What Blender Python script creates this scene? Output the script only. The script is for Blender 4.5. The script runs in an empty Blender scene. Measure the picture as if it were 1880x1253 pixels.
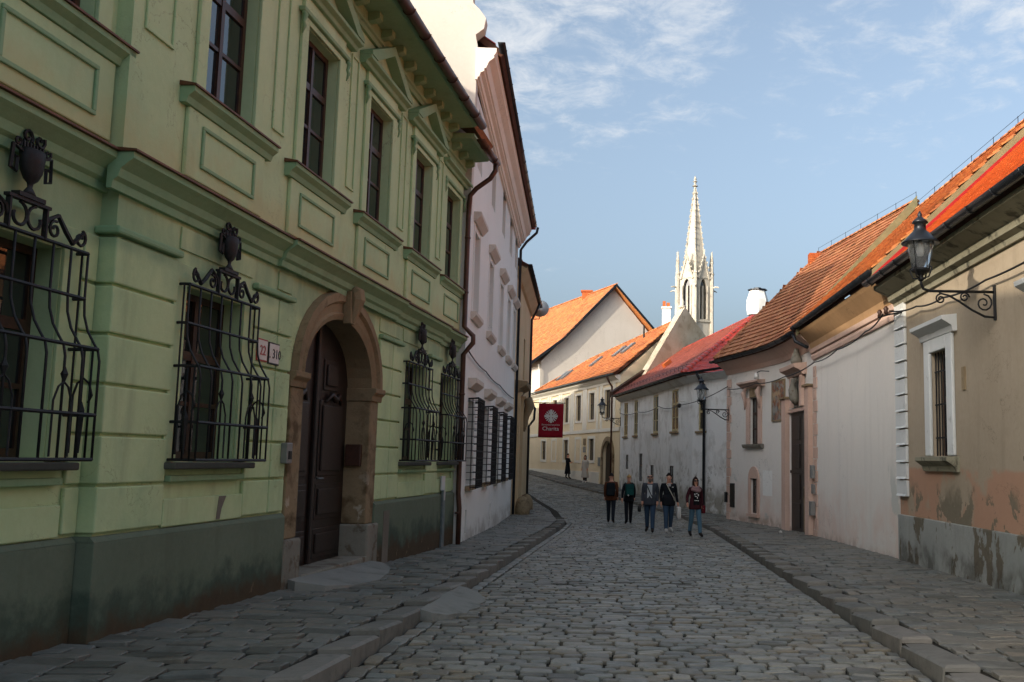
import bpy, math, random
import numpy as np
from mathutils import Vector, Matrix

random.seed(11)
rng = np.random.default_rng(5)
scene = bpy.context.scene
COL = scene.collection
R = math.radians

# ------------------------------------------------------------------ camera
F_PX, PX, EYE, ROLL = 1815.0, 1170.0, 1.65, 0.0155
pitch = math.atan((846 - 626.5) / F_PX)
fw = Vector((0, math.cos(pitch), math.sin(pitch)))
r0 = Vector((1, 0, 0)); u0 = r0.cross(fw)
rx = r0 * math.cos(ROLL) + u0 * math.sin(ROLL)
ux = -r0 * math.sin(ROLL) + u0 * math.cos(ROLL)
cd = bpy.data.cameras.new('camera'); cam = bpy.data.objects.new('camera', cd); COL.objects.link(cam)
cam.matrix_world = Matrix(((rx.x, ux.x, -fw.x, 0), (rx.y, ux.y, -fw.y, 0), (rx.z, ux.z, -fw.z, EYE), (0, 0, 0, 1)))
cd.sensor_fit = 'HORIZONTAL'; cd.sensor_width = 36.0; cd.lens = F_PX / 1880 * 36.0
cd.shift_x = -(PX - 940) / 1880
cd.clip_start = 0.1; cd.clip_end = 5000
scene.camera = cam

# ------------------------------------------------------------------ light
SUN_TO = Vector((-1.0, -0.95, 0.53)).normalized()
elev = math.asin(SUN_TO.z); azim = math.atan2(SUN_TO.x, SUN_TO.y)
sd = bpy.data.lights.new('sun', 'SUN'); sun = bpy.data.objects.new('sun', sd); COL.objects.link(sun)
sd.energy = 2.25; sd.angle = R(0.5); sd.color = (1.0, 0.88, 0.72)
sun.rotation_euler = SUN_TO.to_track_quat('Z', 'Y').to_euler()
world = bpy.data.worlds.new('World'); scene.world = world; world.use_nodes = True
wt = world.node_tree; wn = wt.nodes; wl = wt.links; wn.clear()
sky = wn.new('ShaderNodeTexSky'); sky.sky_type = 'NISHITA'; sky.sun_disc = False
sky.sun_elevation = elev; sky.sun_rotation = azim; sky.altitude = 150; sky.air_density = 1.0; sky.dust_density = 8.0; sky.ozone_density = 4.0
tc = wn.new('ShaderNodeTexCoord')
sep = wn.new('ShaderNodeSeparateXYZ'); wl.new(tc.outputs['Generated'], sep.inputs[0])
def wmath(op, a, b=None, c=None):
    n = wn.new('ShaderNodeMath'); n.operation = op
    for i, v in enumerate((a, b, c)):
        if v is None: continue
        if isinstance(v, (int, float)): n.inputs[i].default_value = v
        else: wl.new(v, n.inputs[i])
    return n.outputs[0]
CO = 7.3
zc = wmath('MAXIMUM', sep.outputs['Z'], 0.03)
cb = wn.new('ShaderNodeCombineXYZ')
wl.new(wmath('DIVIDE', sep.outputs['X'], wmath('ADD', zc, 0.12)), cb.inputs[0])
wl.new(wmath('DIVIDE', sep.outputs['Y'], wmath('ADD', zc, 0.12)), cb.inputs[1])
def wnoise(scale, detail, rough, off=0.0, dist=0.0):
    mp = wn.new('ShaderNodeMapping'); mp.inputs['Location'].default_value = (off, off * .7, 0); wl.new(cb.outputs[0], mp.inputs[0])
    n = wn.new('ShaderNodeTexNoise'); n.inputs['Scale'].default_value = scale; n.inputs['Detail'].default_value = detail
    n.inputs['Roughness'].default_value = rough; n.inputs['Distortion'].default_value = dist; wl.new(mp.outputs[0], n.inputs['Vector'])
    return n.outputs['Fac']
fine = wnoise(9.0, 9, 0.66, CO, 0.35); big = wnoise(1.0, 3, 0.5, CO * 2.4)
cl = wmath('MULTIPLY', fine, wmath('MULTIPLY_ADD', big, 1.5, 0.28))
mr = wn.new('ShaderNodeMapRange'); mr.interpolation_type = 'SMOOTHSTEP'
mr.inputs['From Min'].default_value = 0.43; mr.inputs['From Max'].default_value = 0.90; mr.inputs['To Max'].default_value = 0.75
hz = wn.new('ShaderNodeMapRange'); hz.interpolation_type = 'SMOOTHSTEP'; hz.inputs['From Min'].default_value = 0.20; hz.inputs['From Max'].default_value = 0.36; hz.inputs['To Min'].default_value = 0.62
wl.new(sep.outputs['Z'], hz.inputs['Value'])
wl.new(wmath('MULTIPLY', cl, hz.outputs[0]), mr.inputs['Value'])
mxc = wn.new('ShaderNodeMix'); mxc.data_type = 'RGBA'
wl.new(mr.outputs[0], mxc.inputs['Factor']); wl.new(sky.outputs[0], mxc.inputs[6]); mxc.inputs[7].default_value = (3.3, 3.35, 3.4, 1)
hsv = wn.new('ShaderNodeHueSaturation'); hsv.inputs['Saturation'].default_value = 0.70; hsv.inputs['Hue'].default_value = 0.488; wl.new(mxc.outputs[2], hsv.inputs['Color'])
bgn = wn.new('ShaderNodeBackground'); bgn.inputs['Strength'].default_value = 0.15; wl.new(hsv.outputs[0], bgn.inputs['Color'])
wo = wn.new('ShaderNodeOutputWorld'); wl.new(bgn.outputs[0], wo.inputs[0])
vs = scene.view_settings
vs.view_transform = 'Standard'; vs.look = 'None'; vs.exposure = 0.92; vs.gamma = 1.0; vs.use_curve_mapping = False
scene.cycles.max_bounces = 6

# ------------------------------------------------------------------ materials
def srgb(h):
    if isinstance(h, str):
        h = h.lstrip('#'); v = [int(h[i:i + 2], 16) / 255 for i in (0, 2, 4)]
        return tuple(((x + .055) / 1.055) ** 2.4 if x > .04045 else x / 12.92 for x in v) + (1,)
    return tuple(h) + (1,) if len(h) == 3 else tuple(h)

class NT:
    def __init__(s, name):
        s.m = bpy.data.materials.new(name); s.m.use_nodes = True; s.t = s.m.node_tree; s.n = s.t.nodes; s.n.clear()
        s.out = s.n.new('ShaderNodeOutputMaterial'); s.b = s.n.new('ShaderNodeBsdfPrincipled'); s.t.links.new(s.b.outputs[0], s.out.inputs[0])
        g = s.n.new('ShaderNodeNewGeometry'); s.pos = g.outputs['Position']; s.isl = g.outputs['Random Per Island']
    def link(s, a, b): s.t.links.new(a, b)
    def noise(s, scale, detail=4, rough=.55, vec=None, dist=0, stretch=None, obj=False):
        n = s.n.new('ShaderNodeTexNoise'); n.inputs['Scale'].default_value = scale; n.inputs['Detail'].default_value = detail
        n.inputs['Roughness'].default_value = rough; n.inputs['Distortion'].default_value = dist
        v = vec or s.pos
        if stretch:
            mp = s.n.new('ShaderNodeMapping'); mp.inputs['Scale'].default_value = stretch; s.link(v, mp.inputs[0]); v = mp.outputs[0]
        s.link(v, n.inputs['Vector']); return n.outputs['Fac']
    def ramp(s, v, a, b, t0=0., t1=1., smooth=True):
        m = s.n.new('ShaderNodeMapRange'); m.interpolation_type = 'SMOOTHSTEP' if smooth else 'LINEAR'
        for k, x in (('From Min', a), ('From Max', b), ('To Min', t0), ('To Max', t1)): m.inputs[k].default_value = x
        s.link(v, m.inputs['Value']); return m.outputs[0]
    def math(s, op, a, b=None):
        n = s.n.new('ShaderNodeMath'); n.operation = op
        for i, v in enumerate((a, b)):
            if v is None: continue
            if isinstance(v, (int, float)): n.inputs[i].default_value = v
            else: s.link(v, n.inputs[i])
        return n.outputs[0]
    def mix(s, f, a, b, blend='MIX'):
        n = s.n.new('ShaderNodeMix'); n.data_type = 'RGBA'; n.blend_type = blend
        for i, v in ((0, f), (6, a), (7, b)):
            if isinstance(v, (int, float)): n.inputs[i].default_value = v
            elif isinstance(v, tuple): n.inputs[i].default_value = v
            else: s.link(v, n.inputs[i])
        return n.outputs[2]
    def bump(s, h, strength, dist=.01):
        b = s.n.new('ShaderNodeBump'); b.inputs['Strength'].default_value = strength; b.inputs['Distance'].default_value = dist
        s.link(h, b.inputs['Height']); s.link(b.outputs[0], s.b.inputs['Normal'])
    def fin(s, col, rough=.85, spec=.3, metal=0.):
        if isinstance(col, tuple): s.b.inputs['Base Color'].default_value = col
        else: s.link(col, s.b.inputs['Base Color'])
        if isinstance(rough, float): s.b.inputs['Roughness'].default_value = rough
        else: s.link(rough, s.b.inputs['Roughness'])
        s.b.inputs['Specular IOR Level'].default_value = spec; s.b.inputs['Metallic'].default_value = metal
        return s.m

def zmask(k, z0, z1, wob=.35, wscale=2.2):
    sp = k.n.new('ShaderNodeSeparateXYZ'); k.link(k.pos, sp.inputs[0])
    zz = k.math('ADD', sp.outputs['Z'], k.math('MULTIPLY', k.math('SUBTRACT', k.noise(wscale, 6, .65), .5), -2 * wob))
    return k.ramp(zz, z0, z1, 1., 0.)

def plaster(name, c1, c2, layers=(), bump=.25, rough=.9, streak=0.12, fine=.10):
    """painted render: two tones drifting, fine mottling, rain streaks, then stain / peeled layers"""
    k = NT(name)
    c = k.mix(k.ramp(k.noise(.55, 5, .6), .35, .68), srgb(c1), srgb(c2))
    f = k.noise(14, 6, .7)
    c = k.mix(fine * 2, c, k.mix(f, (.0, .0, .0, 1), (1, 1, 1, 1)), 'SOFT_LIGHT')
    st = k.ramp(k.noise(3.0, 5, .6, stretch=(1, 1, .12)), .52, .75)
    c = k.mix(k.math('MULTIPLY', st, streak), c, srgb('#4a4636'))
    for L in layers:
        n = k.noise(L.get('scale', 1.5), L.get('detail', 7), .62, dist=L.get('dist', .3), stretch=L.get('stretch'))
        m = k.ramp(n, L['lo'], L['hi'])
        if 'z0' in L: m = k.math('MULTIPLY', m, zmask(k, L['z0'], L['z1'], L.get('wob', .35)))
        if 'zlow' in L:
            sp = k.n.new('ShaderNodeSeparateXYZ'); k.link(k.pos, sp.inputs[0]); m = k.math('MULTIPLY', m, k.ramp(sp.outputs['Z'], L['zlow'], L['zlow'] + .12))
        cc = k.mix(k.noise(9, 5, .7), srgb(L['col']), srgb(L.get('col2', L['col'])))
        c = k.mix(k.math('MULTIPLY', m, L.get('amt', 1.)), c, cc)
    cn = k.math('ABSOLUTE', k.math('SUBTRACT', k.noise(.9, 9, .62, dist=.6), .5))
    ck = k.math('MULTIPLY', k.ramp(cn, .0, .0035, 1., 0.), k.ramp(k.noise(.45, 3, .5), .5, .62))
    c = k.mix(k.math('MULTIPLY', ck, .55), c, srgb('#3a352c'))
    gr = k.ramp(k.noise(1.6, 6, .68, stretch=(1, 1, .35)), .55, .8)
    c = k.mix(k.math('MULTIPLY', gr, streak), c, srgb('#6a6656'))
    h = k.math('ADD', k.math('MULTIPLY', k.noise(45, 6, .7), .5), k.noise(5, 4, .6))
    k.bump(h, bump, .02)
    return k.fin(c, rough, .2)

def plain(name, c1, c2=None, rough=.6, spec=.4, metal=0., scale=8., bump=0., bscale=40.):
    k = NT(name)
    c = k.mix(k.ramp(k.noise(scale, 5, .65), .3, .7), srgb(c1), srgb(c2 or c1))
    if bump: k.bump(k.noise(bscale, 5, .6), bump, .01)
    return k.fin(c, rough, spec, metal)

def pieces(name, cols, rough=.8, spec=.35, dirt='#2a2620', dirt_amt=.5, scale=20., bump=.3, moss=None):
    """stones / tiles: each piece takes its own tone (by island and by object), then grain and grime"""
    k = NT(name)
    oi = k.n.new('ShaderNodeObjectInfo')
    v = k.math('FRACT', k.math('ADD', k.isl, oi.outputs['Random']))
    cr = k.n.new('ShaderNodeValToRGB'); el = cr.color_ramp.elements
    n = len(cols)
    while len(el) < n: el.new(.5)
    for i, c in enumerate(cols): el[i].position = i / (n - 1); el[i].color = srgb(c)
    k.link(v, cr.inputs[0]); c = cr.outputs[0]
    c = k.mix(k.math('MULTIPLY', k.ramp(k.noise(scale, 6, .7), .45, .8), dirt_amt), c, srgb(dirt))
    c = k.mix(k.math('MULTIPLY', k.ramp(k.noise(.9, 5, .6), .5, .72), .45), c, srgb(dirt))
    if moss: c = k.mix(k.math('MULTIPLY', k.ramp(k.noise(1.7, 6, .7), .55, .72), .5), c, srgb(moss))
    k.bump(k.noise(scale * 3, 6, .7), bump, .01)
    return k.fin(c, k.ramp(k.noise(6, 4, .6), .3, .7, rough - .12, rough + .08), spec)

M = {}
M['green_up'] = plaster('green_plaster_upper', '#b6cc9f', '#bfd2a7', [dict(col='#98b08e', lo=.45, hi=.75, scale=.5, amt=.5), dict(col='#c4b27c', col2='#b9a672', lo=.25, hi=.55, scale=1.1, z0=4.4, z1=4.85, wob=.4, amt=.4)], streak=.14)
M['green_low'] = plaster('green_plaster_lower', '#b9cc9c', '#c4d2a4', [dict(col='#8ca886', lo=.45, hi=.7, scale=.7, amt=.55), dict(col='#8b8171', lo=.70, hi=.715, scale=1.3, amt=.9), dict(col='#6d8f78', col2='#7f9a7c', lo=.3, hi=.6, scale=1.6, stretch=(1, 1, .3), zlow=3.35, amt=.55)], streak=.22)
M['green_trim'] = plaster('green_trim', '#87a783', '#94ad88', streak=.18)
M['green_plinth'] = plaster('green_plinth', '#65705f', '#6e7968', [
    dict(col='#3d4c42', lo=.30, hi=.5, scale=1.2, z0=.3, z1=.62, wob=.6, amt=.8), dict(col='#40342a', col2='#5a4a36', lo=.15, hi=.35, scale=2.5, z0=.12, z1=.36, wob=.34, amt=.92),
    dict(col='#7a6a52', lo=.62, hi=.66, scale=5, z0=.05, z1=.3, amt=.7)], streak=.22)
M['copper'] = plain('weathered_copper', '#5a3a28', '#6f4a34', .55, .4, .3, 5)
M['gutter_brown'] = plain('brown_gutter', '#4a3027', '#5d4033', .4, .5, .4, 4)
M['dark_metal'] = plain('dark_gutter_metal', '#23262a', '#30343a', .38, .5, .5, 4)
M['iron'] = plain('wrought_iron', '#121315', '#1f2022', .6, .35, .0, 20, .2)
M['dark_sill'] = plaster('dark_stone_sill', '#4e4f4a', '#5c5c56', streak=.2)
M['patch_grey'] = plaster('grey_repair_mortar', '#6f6a60', '#7a746a', streak=.1)
M['zinc'] = plain('zinc_sheet', '#6f7b80', '#8a9496', .4, .5, .6, 5)
M['olive_sheet'] = plain('olive_flashing', '#7c7655', '#8c8562', .5, .4, .2, 4)
M['darkwood'] = plain('dark_brown_wood', '#2b1b14', '#3c281c', .5, .4, 0, 14, .2)
M['gatewood'] = plain('gate_wood', '#1d1512', '#2c201a', .45, .45, 0, 10, .25)
M['framewood'] = plain('window_brown', '#38221a', '#4a2e22', .45, .4, 0, 12)
M['cream_frame'] = plain('cream_window_frame', '#b9ab82', '#a3946c', .6, .3, 0, 9)
M['glass'] = plain('window_glass', '#14181a', '#2a2e2e', .05, .9, 0, 1.5, .12, 2.5)
M['glass_warm'] = plain('warm_reflection_glass', '#8a5a26', '#3a2a18', .12, .7, 0, 3)  # warm reflections put into the pane colour
M['glass_dim'] = plain('dim_glass', '#4c504f', '#5c605e', .12, .6, 0, 2)
M['glass_grey'] = plain('grey_blind_glass', '#7b7d78', '#8a8b86', .25, .5, 0, 2)
M['stone_brown'] = plaster('brown_stone', '#86745a', '#968468', [dict(col='#54442f', lo=.46, hi=.64, scale=2.4, z0=2.0, z1=2.9, wob=.4, amt=.85), dict(col='#5a4a36', lo=.55, hi=.7, scale=5, amt=.5), dict(col='#b3aa98', lo=.6, hi=.66, scale=4, z0=1.0, z1=1.6, amt=.8)], bump=.6)
M['stone_grey'] = plaster('grey_stone', '#8b877b', '#77746a', [dict(col='#5a4a38', lo=.5, hi=.62, scale=4, amt=.7)], bump=.6)
M['concrete'] = plaster('concrete_patch', '#83847f', '#92928b', [dict(col='#63635d', lo=.5, hi=.7, scale=3, amt=.6)], bump=.5)
M['white_wall'] = plaster('white_plaster', '#e6e6e0', '#eaeae5', [dict(col='#8d8477', lo=.35, hi=.6, scale=2, z0=-.15, z1=.25, wob=.3, amt=.6)], streak=.06)
M['white_trim'] = plaster('pale_trim', '#cbc2b6', '#d2c9be', streak=.1)
M['peach_trim'] = plaster('peach_cornice', '#efe4d6', '#f2e9dd', streak=.1)
M['beige_wall'] = plaster('beige_plaster', '#c8ae88', '#d2bb96', streak=.15)
M['tan_wall'] = plaster('tan_plaster', '#a39580', '#ab9d88', [
    dict(col='#b58c72', col2='#ab846c', lo=.40, hi=.47, scale=.55, z0=1.55, z1=1.62, wob=.12, amt=.85, dist=0.),
    dict(col='#837a68', col2='#6e6655', lo=.53, hi=.545, scale=1.3, z0=1.05, z1=1.4, wob=.5, amt=1.)], streak=.16)
M['tan_plinth'] = plaster('grey_plinth', '#9c9e98', '#8c908b', [dict(col='#756a56', col2='#4d473b', lo=.555, hi=.58, scale=1.5, stretch=(1, 1, .6), amt=.9),
    dict(col='#45423a', lo=.35, hi=.6, scale=2, z0=.1, z1=.4, amt=.7)], streak=.3, bump=.6)
M['tan_cornice'] = plaster('weathered_cornice', '#8a8672', '#9b9783', [dict(col='#3c3a30', lo=.54, hi=.66, scale=3, amt=.75)], streak=.3)
M['white_stone'] = plaster('white_painted_stone', '#cdd0ce', '#d6d8d5', [dict(col='#8a8a82', lo=.6, hi=.72, scale=3, amt=.5)], streak=.1)
M['pink_wall'] = plaster('pale_pink_plaster', '#dedad2', '#e2ddd4', [
    dict(col='#d4b09e', col2='#d6b8a8', lo=.3, hi=.6, scale=.7, z0=.3, z1=1.3, wob=.6, amt=.5), dict(col='#b9bdb6', lo=.60, hi=.64, scale=.7, z0=1.2, z1=1.9, amt=.7),
    dict(col='#8a6f58', lo=.35, hi=.6, scale=3, z0=-.3, z1=.05, wob=.2, amt=.6)], streak=.08)
M['pink_trim'] = plaster('pink_trim', '#c6a897', '#cfb3a3', streak=.12)
M['pink_cove'] = plaster('ochre_cove', '#a58460', '#b5916a', streak=.15)
M['old_white'] = plaster('old_white_limewash', '#dfe1df', '#e5e6e3', [
    dict(col='#adaca5', lo=.48, hi=.62, scale=1.1, amt=.45), dict(col='#7c7868', col2='#8b8676', lo=.35, hi=.5, scale=1.3, z0=.2, z1=.9, wob=.6, amt=.75),
    dict(col='#6a6654', lo=.55, hi=.62, scale=3, z0=.8, z1=2.2, amt=.6)], streak=.15, bump=.5)
M['yellow_wall'] = plaster('yellow_plaster', '#dccaa6', '#e2d1b0', streak=.08)
M['yellow_trim'] = plaster('ivory_trim', '#ddd8c8', '#e2ddcf', streak=.06)
M['gable_white'] = plaster('far_white_gable', '#cdc6ba', '#d2cbc0', streak=.08)
M['old_gable'] = plaster('old_stone_gable', '#bdb4a2', '#a89d87', [dict(col='#8c806a', lo=.5, hi=.65, scale=2, amt=.6)], bump=.6)
M['spire'] = plaster('pale_church_stone', '#c9c3b4', '#b9b2a2', [dict(col='#877c68', lo=.54, hi=.68, scale=.9, amt=.5)], streak=.35)
M['cobble'] = pieces('cobblestone', ['#5a5b54', '#7d7c72', '#918e83', '#70746f', '#827966', '#615f58', '#85857e'], .52, .45, '#2b2823', .4, 18, .6)
M['paving'] = pieces('paving_stone', ['#5a5b54', '#77756d', '#6e726e', '#7c766a', '#60635f'], .6, .4, '#2b2822', .45, 9, .5)
M['kerb'] = pieces('kerb_granite', ['#74716a', '#827e76', '#6a6a64'], .75, .35, '#35322c', .5, 7, .6)
M['dirt'] = plaster('joint_dirt', '#221f19', '#2c2820', [dict(col='#3a4029', lo=.55, hi=.7, scale=4, amt=.6)], bump=.8)
M['tile_orange'] = pieces('orange_roof_tile', ['#b0683c', '#c97f48', '#d08a52', '#b86a40', '#c68254', '#a8643e'], .8, .25, '#5a3a28', .3, 6, .3)
M['tile_bright'] = pieces('bright_orange_tile', ['#cf6a35', '#d8753a', '#d0703c'], .75, .3, '#8a3a20', .2, 5, .25)
M['tile_old'] = pieces('old_clay_tile', ['#a3684a', '#b27550', '#94603f', '#bb845c', '#a0644a'], .85, .2, '#3c2c24', .5, 7, .4, '#5a5a40')
M['tile_red'] = pieces('glossy_red_tile', ['#a8362a', '#b23c2c', '#9c3026'], .42, .5, '#5a201a', .2, 5, .15)
M['tile_wine'] = pieces('wine_tile', ['#a85a48', '#985042', '#b0644e'], .5, .5, '#40201c', .3, 6, .2)
M['brick'] = pieces('orange_brick', ['#b0582f', '#bd6a3a', '#a85530'], .85, .2, '#5a3322', .4, 9, .5)
M['under'] = plain('roof_underlay', '#4a3228', '#5a3c2e', .9, .2)
M['banner'] = plain('red_banner_cloth', '#8e1526', '#9a1a2c', .8, .2, 0, 3)
M['white_print'] = plain('white_print', '#d5d2cc', '#dad8d2', .7, .3)
M['sign_white'] = plain('enamel_white', '#d6d4ce', '#c9c6bf', .3, .5)
M['sign_red'] = plain('enamel_red', '#a3231f', '#98201d', .35, .5)
M['black'] = plain('black_paint', '#121212', '#1a1a1a', .5, .4)
M['grey_box'] = plain('grey_metal_box', '#7a7c7a', '#8a8b88', .45, .5, .3)
M['lamp_glass'] = None
k = NT('lantern_glass'); k.b.inputs['Transmission Weight'].default_value = .85; k.b.inputs['IOR'].default_value = 1.1
M['lamp_glass'] = k.fin(srgb('#d3d7d8'), .12, .5)
k = NT('fresco')
fc = k.mix(k.ramp(k.noise(3.2, 4, .6, dist=.8), .4, .6), srgb('#8f8f88'), srgb('#8a5a44'))
fc = k.mix(k.ramp(k.noise(5, 5, .6, dist=.5), .5, .65), fc, srgb('#5f6a66'))
M['fresco'] = k.fin(k.mix(k.ramp(k.noise(2.2, 3, .5), .55, .7), fc, srgb('#b59a7a')), .9, .1)

# ------------------------------------------------------------------ helpers
class MB:
    """collects faces; build() links them as one mesh object"""
    def __init__(s): s.v = []; s.f = []; s.mi = []
    def add(s, vs, fs, mi=0):
        o = len(s.v); s.v += [tuple(p) for p in vs]
        for f in fs: s.f.append(tuple(i + o for i in f)); s.mi.append(mi)
        return s
    def hexa(s, c, mi=0):   # 8 corners: bottom ring 0-3, top ring 4-7
        return s.add(c, [(3, 2, 1, 0), (4, 5, 6, 7), (0, 1, 5, 4), (1, 2, 6, 5), (2, 3, 7, 6), (3, 0, 4, 7)], mi)
    def box(s, x0, x1, y0, y1, z0, z1, mi=0):
        return s.hexa([(x0, y0, z0), (x1, y0, z0), (x1, y1, z0), (x0, y1, z0), (x0, y0, z1), (x1, y0, z1), (x1, y1, z1), (x0, y1, z1)], mi)
    def wbox(s, W, s0, s1, o0, o1, z0, z1, mi=0, z0b=None, z1b=None):
        z0b = z0 if z0b is None else z0b; z1b = z1 if z1b is None else z1b
        br = [x for x in W.cum[1:-1] if s0 + 1e-3 < x < s1 - 1e-3]; st = [s0] + br + [s1]
        def zz(a, b, x): return a + (b - a) * (x - s0) / max(s1 - s0, 1e-6)
        for a, b in zip(st[:-1], st[1:]):
            s.hexa([W.p(a, o0, zz(z0, z0b, a)), W.p(a, o1, zz(z0, z0b, a)), W.p(b, o1, zz(z0, z0b, b)), W.p(b, o0, zz(z0, z0b, b)),
                    W.p(a, o0, zz(z1, z1b, a)), W.p(a, o1, zz(z1, z1b, a)), W.p(b, o1, zz(z1, z1b, b)), W.p(b, o0, zz(z1, z1b, b))], mi)
        return s
    def profile(s, W, s0, s1, prof, mi=0, caps=True):
        """closed (off, z) outline swept along the wall"""
        st = [s0] + [x for x in W.cum[1:-1] if s0 + 1e-3 < x < s1 - 1e-3] + [s1]
        n = len(prof); vs = [W.p(a, o, z) for a in st for o, z in prof]; fs = []
        for i in range(len(st) - 1):
            for j in range(n): fs.append((i * n + j, i * n + (j + 1) % n, (i + 1) * n + (j + 1) % n, (i + 1) * n + j))
        if caps: fs += [tuple(range(n))[::-1], tuple(range((len(st) - 1) * n, len(st) * n))]
        return s.add(vs, fs, mi)
    def tube(s, pts, r, n=6, mi=0, closed=False):
        pts = [Vector(p) for p in pts]; rs = r if isinstance(r, (list, tuple)) else [r] * len(pts)
        vs = []; ref = None
        for i, p in enumerate(pts):
            a = pts[max(i - 1, 0)]; b = pts[min(i + 1, len(pts) - 1)]; d = (b - a)
            d = d.normalized() if d.length > 1e-9 else Vector((0, 0, 1))
            if ref is None: ref = d.orthogonal().normalized()
            ref = (ref - d * ref.dot(d)); ref = ref.normalized() if ref.length > 1e-6 else d.orthogonal().normalized()
            q = d.cross(ref)
            for j in range(n):
                a_ = 2 * math.pi * j / n; vs.append(p + (ref * math.cos(a_) + q * math.sin(a_)) * rs[i])
        fs = [(i * n + j, i * n + (j + 1) % n, (i + 1) * n + (j + 1) % n, (i + 1) * n + j) for i in range(len(pts) - 1) for j in range(n)]
        fs += [tuple(range(n))[::-1], tuple(range((len(pts) - 1) * n, len(pts) * n))]
        return s.add(vs, fs, mi)
    def lathe(s, c, prof, n=12, mi=0, sy=1., ax=None):
        """(r, z) profile turned about a vertical axis through c"""
        vs = [(c[0] + r * math.cos(2 * math.pi * j / n), c[1] + sy * r * math.sin(2 * math.pi * j / n), c[2] + z) for r, z in prof for j in range(n)]
        m = len(prof)
        fs = [(i * n + j, i * n + (j + 1) % n, (i + 1) * n + (j + 1) % n, (i + 1) * n + j) for i in range(m - 1) for j in range(n)]
        fs += [tuple(range(n))[::-1], tuple(range((m - 1) * n, m * n))]
        return s.add(vs, fs, mi)
    def prism(s, poly, d, mi=0):
        """planar polygon (3d points) pushed along vector d"""
        n = len(poly); d = Vector(d); vs = [Vector(p) for p in poly] + [Vector(p) + d for p in poly]
        fs = [tuple(range(n))[::-1], tuple(range(n, 2 * n))] + [(i, (i + 1) % n, n + (i + 1) % n, n + i) for i in range(n)]
        return s.add(vs, fs, mi)
    def mesh(s, name, mats, smooth=False):
        me = bpy.data.meshes.new(name); me.from_pydata(s.v, [], s.f)
        for m in (mats if isinstance(mats, (list, tuple)) else [mats]): me.materials.append(M[m] if isinstance(m, str) else m)
        me.polygons.foreach_set('material_index', s.mi)
        if smooth: me.polygons.foreach_set('use_smooth', [True] * len(s.f))
        me.update(); return me
    def build(s, name, mats, parent=None, smooth=False, label=None, bevel=0., kind=None):
        return link(name, s.mesh(name, mats, smooth), parent, label, bevel, kind)

def fix_normals(me):
    import bmesh
    b = bmesh.new(); b.from_mesh(me); bmesh.ops.recalc_face_normals(b, faces=b.faces); b.to_mesh(me); b.free()

def link(name, me, parent=None, label=None, bevel=0., kind=None, local=False, recalc=True):
    if recalc and len(me.polygons) < 60000 and me.users == 0: fix_normals(me)
    o = bpy.data.objects.new(name, me); COL.objects.link(o)
    if parent is not None:
        o.parent = parent
        if not local: o.matrix_parent_inverse = WM[parent.name].inverted()
    WM[o.name] = Matrix.Identity(4) if not local else WM[parent.name]
    if label: o['label'] = label
    if kind: o['kind'] = kind
    if bevel:
        b = o.modifiers.new('bevel', 'BEVEL'); b.width = bevel; b.segments = 2; b.limit_method = 'ANGLE'
    return o
WM = {}
def root(name, loc, label, cat, group=None, kind=None, mat=None):
    o = bpy.data.objects.new(name, None); COL.objects.link(o); o.empty_display_size = .3
    m = mat if mat is not None else Matrix.Translation(Vector(loc)); o.matrix_world = m; WM[o.name] = m.copy()
    o['label'] = label; o['category'] = cat
    if group: o['group'] = group
    if kind: o['kind'] = kind
    return o
def tag(o, label, cat, group=None, kind=None):
    o['label'] = label; o['category'] = cat
    if group: o['group'] = group
    if kind: o['kind'] = kind
    return o
def struct(name, mb, mat, smooth=False):
    o = mb.build(name, mat, None, smooth) if isinstance(mb, MB) else mb
    o['kind'] = 'structure'; return o
def copy_tree(src, m, label=None, group=None):
    """copy of a thing (built in local coordinates) with its parts, placed by matrix m"""
    def rec(o, par):
        c = o.copy(); COL.objects.link(c)
        if par is None: c.matrix_world = m
        else: c.parent = par
        for ch in o.children: rec(ch, c)
        return c
    c = rec(src, None); WM[c.name] = m.copy()
    if label: c['label'] = label
    if group: c['group'] = group
    return c
def lpart(name, mb, mat, parent, smooth=False, bevel=0., label=None):   # part in its thing's local coordinates
    return link(name, mb.mesh(name, mat, smooth), parent, label, bevel, None, True)

class Wall:
    """a facade line on plan: s metres along, o metres out towards the street, z up"""
    def __init__(s, *pts):
        s.q = [Vector((p[0], p[1])) for p in pts]; s.cum = [0.]
        for a, b in zip(s.q[:-1], s.q[1:]): s.cum.append(s.cum[-1] + (b - a).length)
        s.L = s.cum[-1]
    def seg(s, x):
        for i in range(len(s.q) - 1):
            if x <= s.cum[i + 1] or i == len(s.q) - 2: return i
    def tn(s, x):
        i = s.seg(x); t = (s.q[i + 1] - s.q[i]).normalized(); return t, Vector((t.y, -t.x))
    def nrm(s, x):
        # mitred normal at corners
        for i in range(1, len(s.q) - 1):
            if abs(x - s.cum[i]) < 1e-4:
                a = (s.q[i] - s.q[i - 1]).normalized(); b = (s.q[i + 1] - s.q[i]).normalized()
                na = Vector((a.y, -a.x)); nb = Vector((b.y, -b.x)); m = (na + nb).normalized(); return m / max(m.dot(na), .3)
        return s.tn(x)[1]
    def p(s, x, o=0., z=0.):
        i = s.seg(x); t, n = s.tn(x); b = s.q[i] + t * (x - s.cum[i]) + s.nrm(x) * o
        return Vector((b.x, b.y, z))
    def mat(s, x, o, z):
        t, n = s.tn(x); b = s.p(x, o, z)
        return Matrix(((t.x, -n.x, 0, b.x), (t.y, -n.y, 0, b.y), (0, 0, 1, b.z), (0, 0, 0, 1)))

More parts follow.
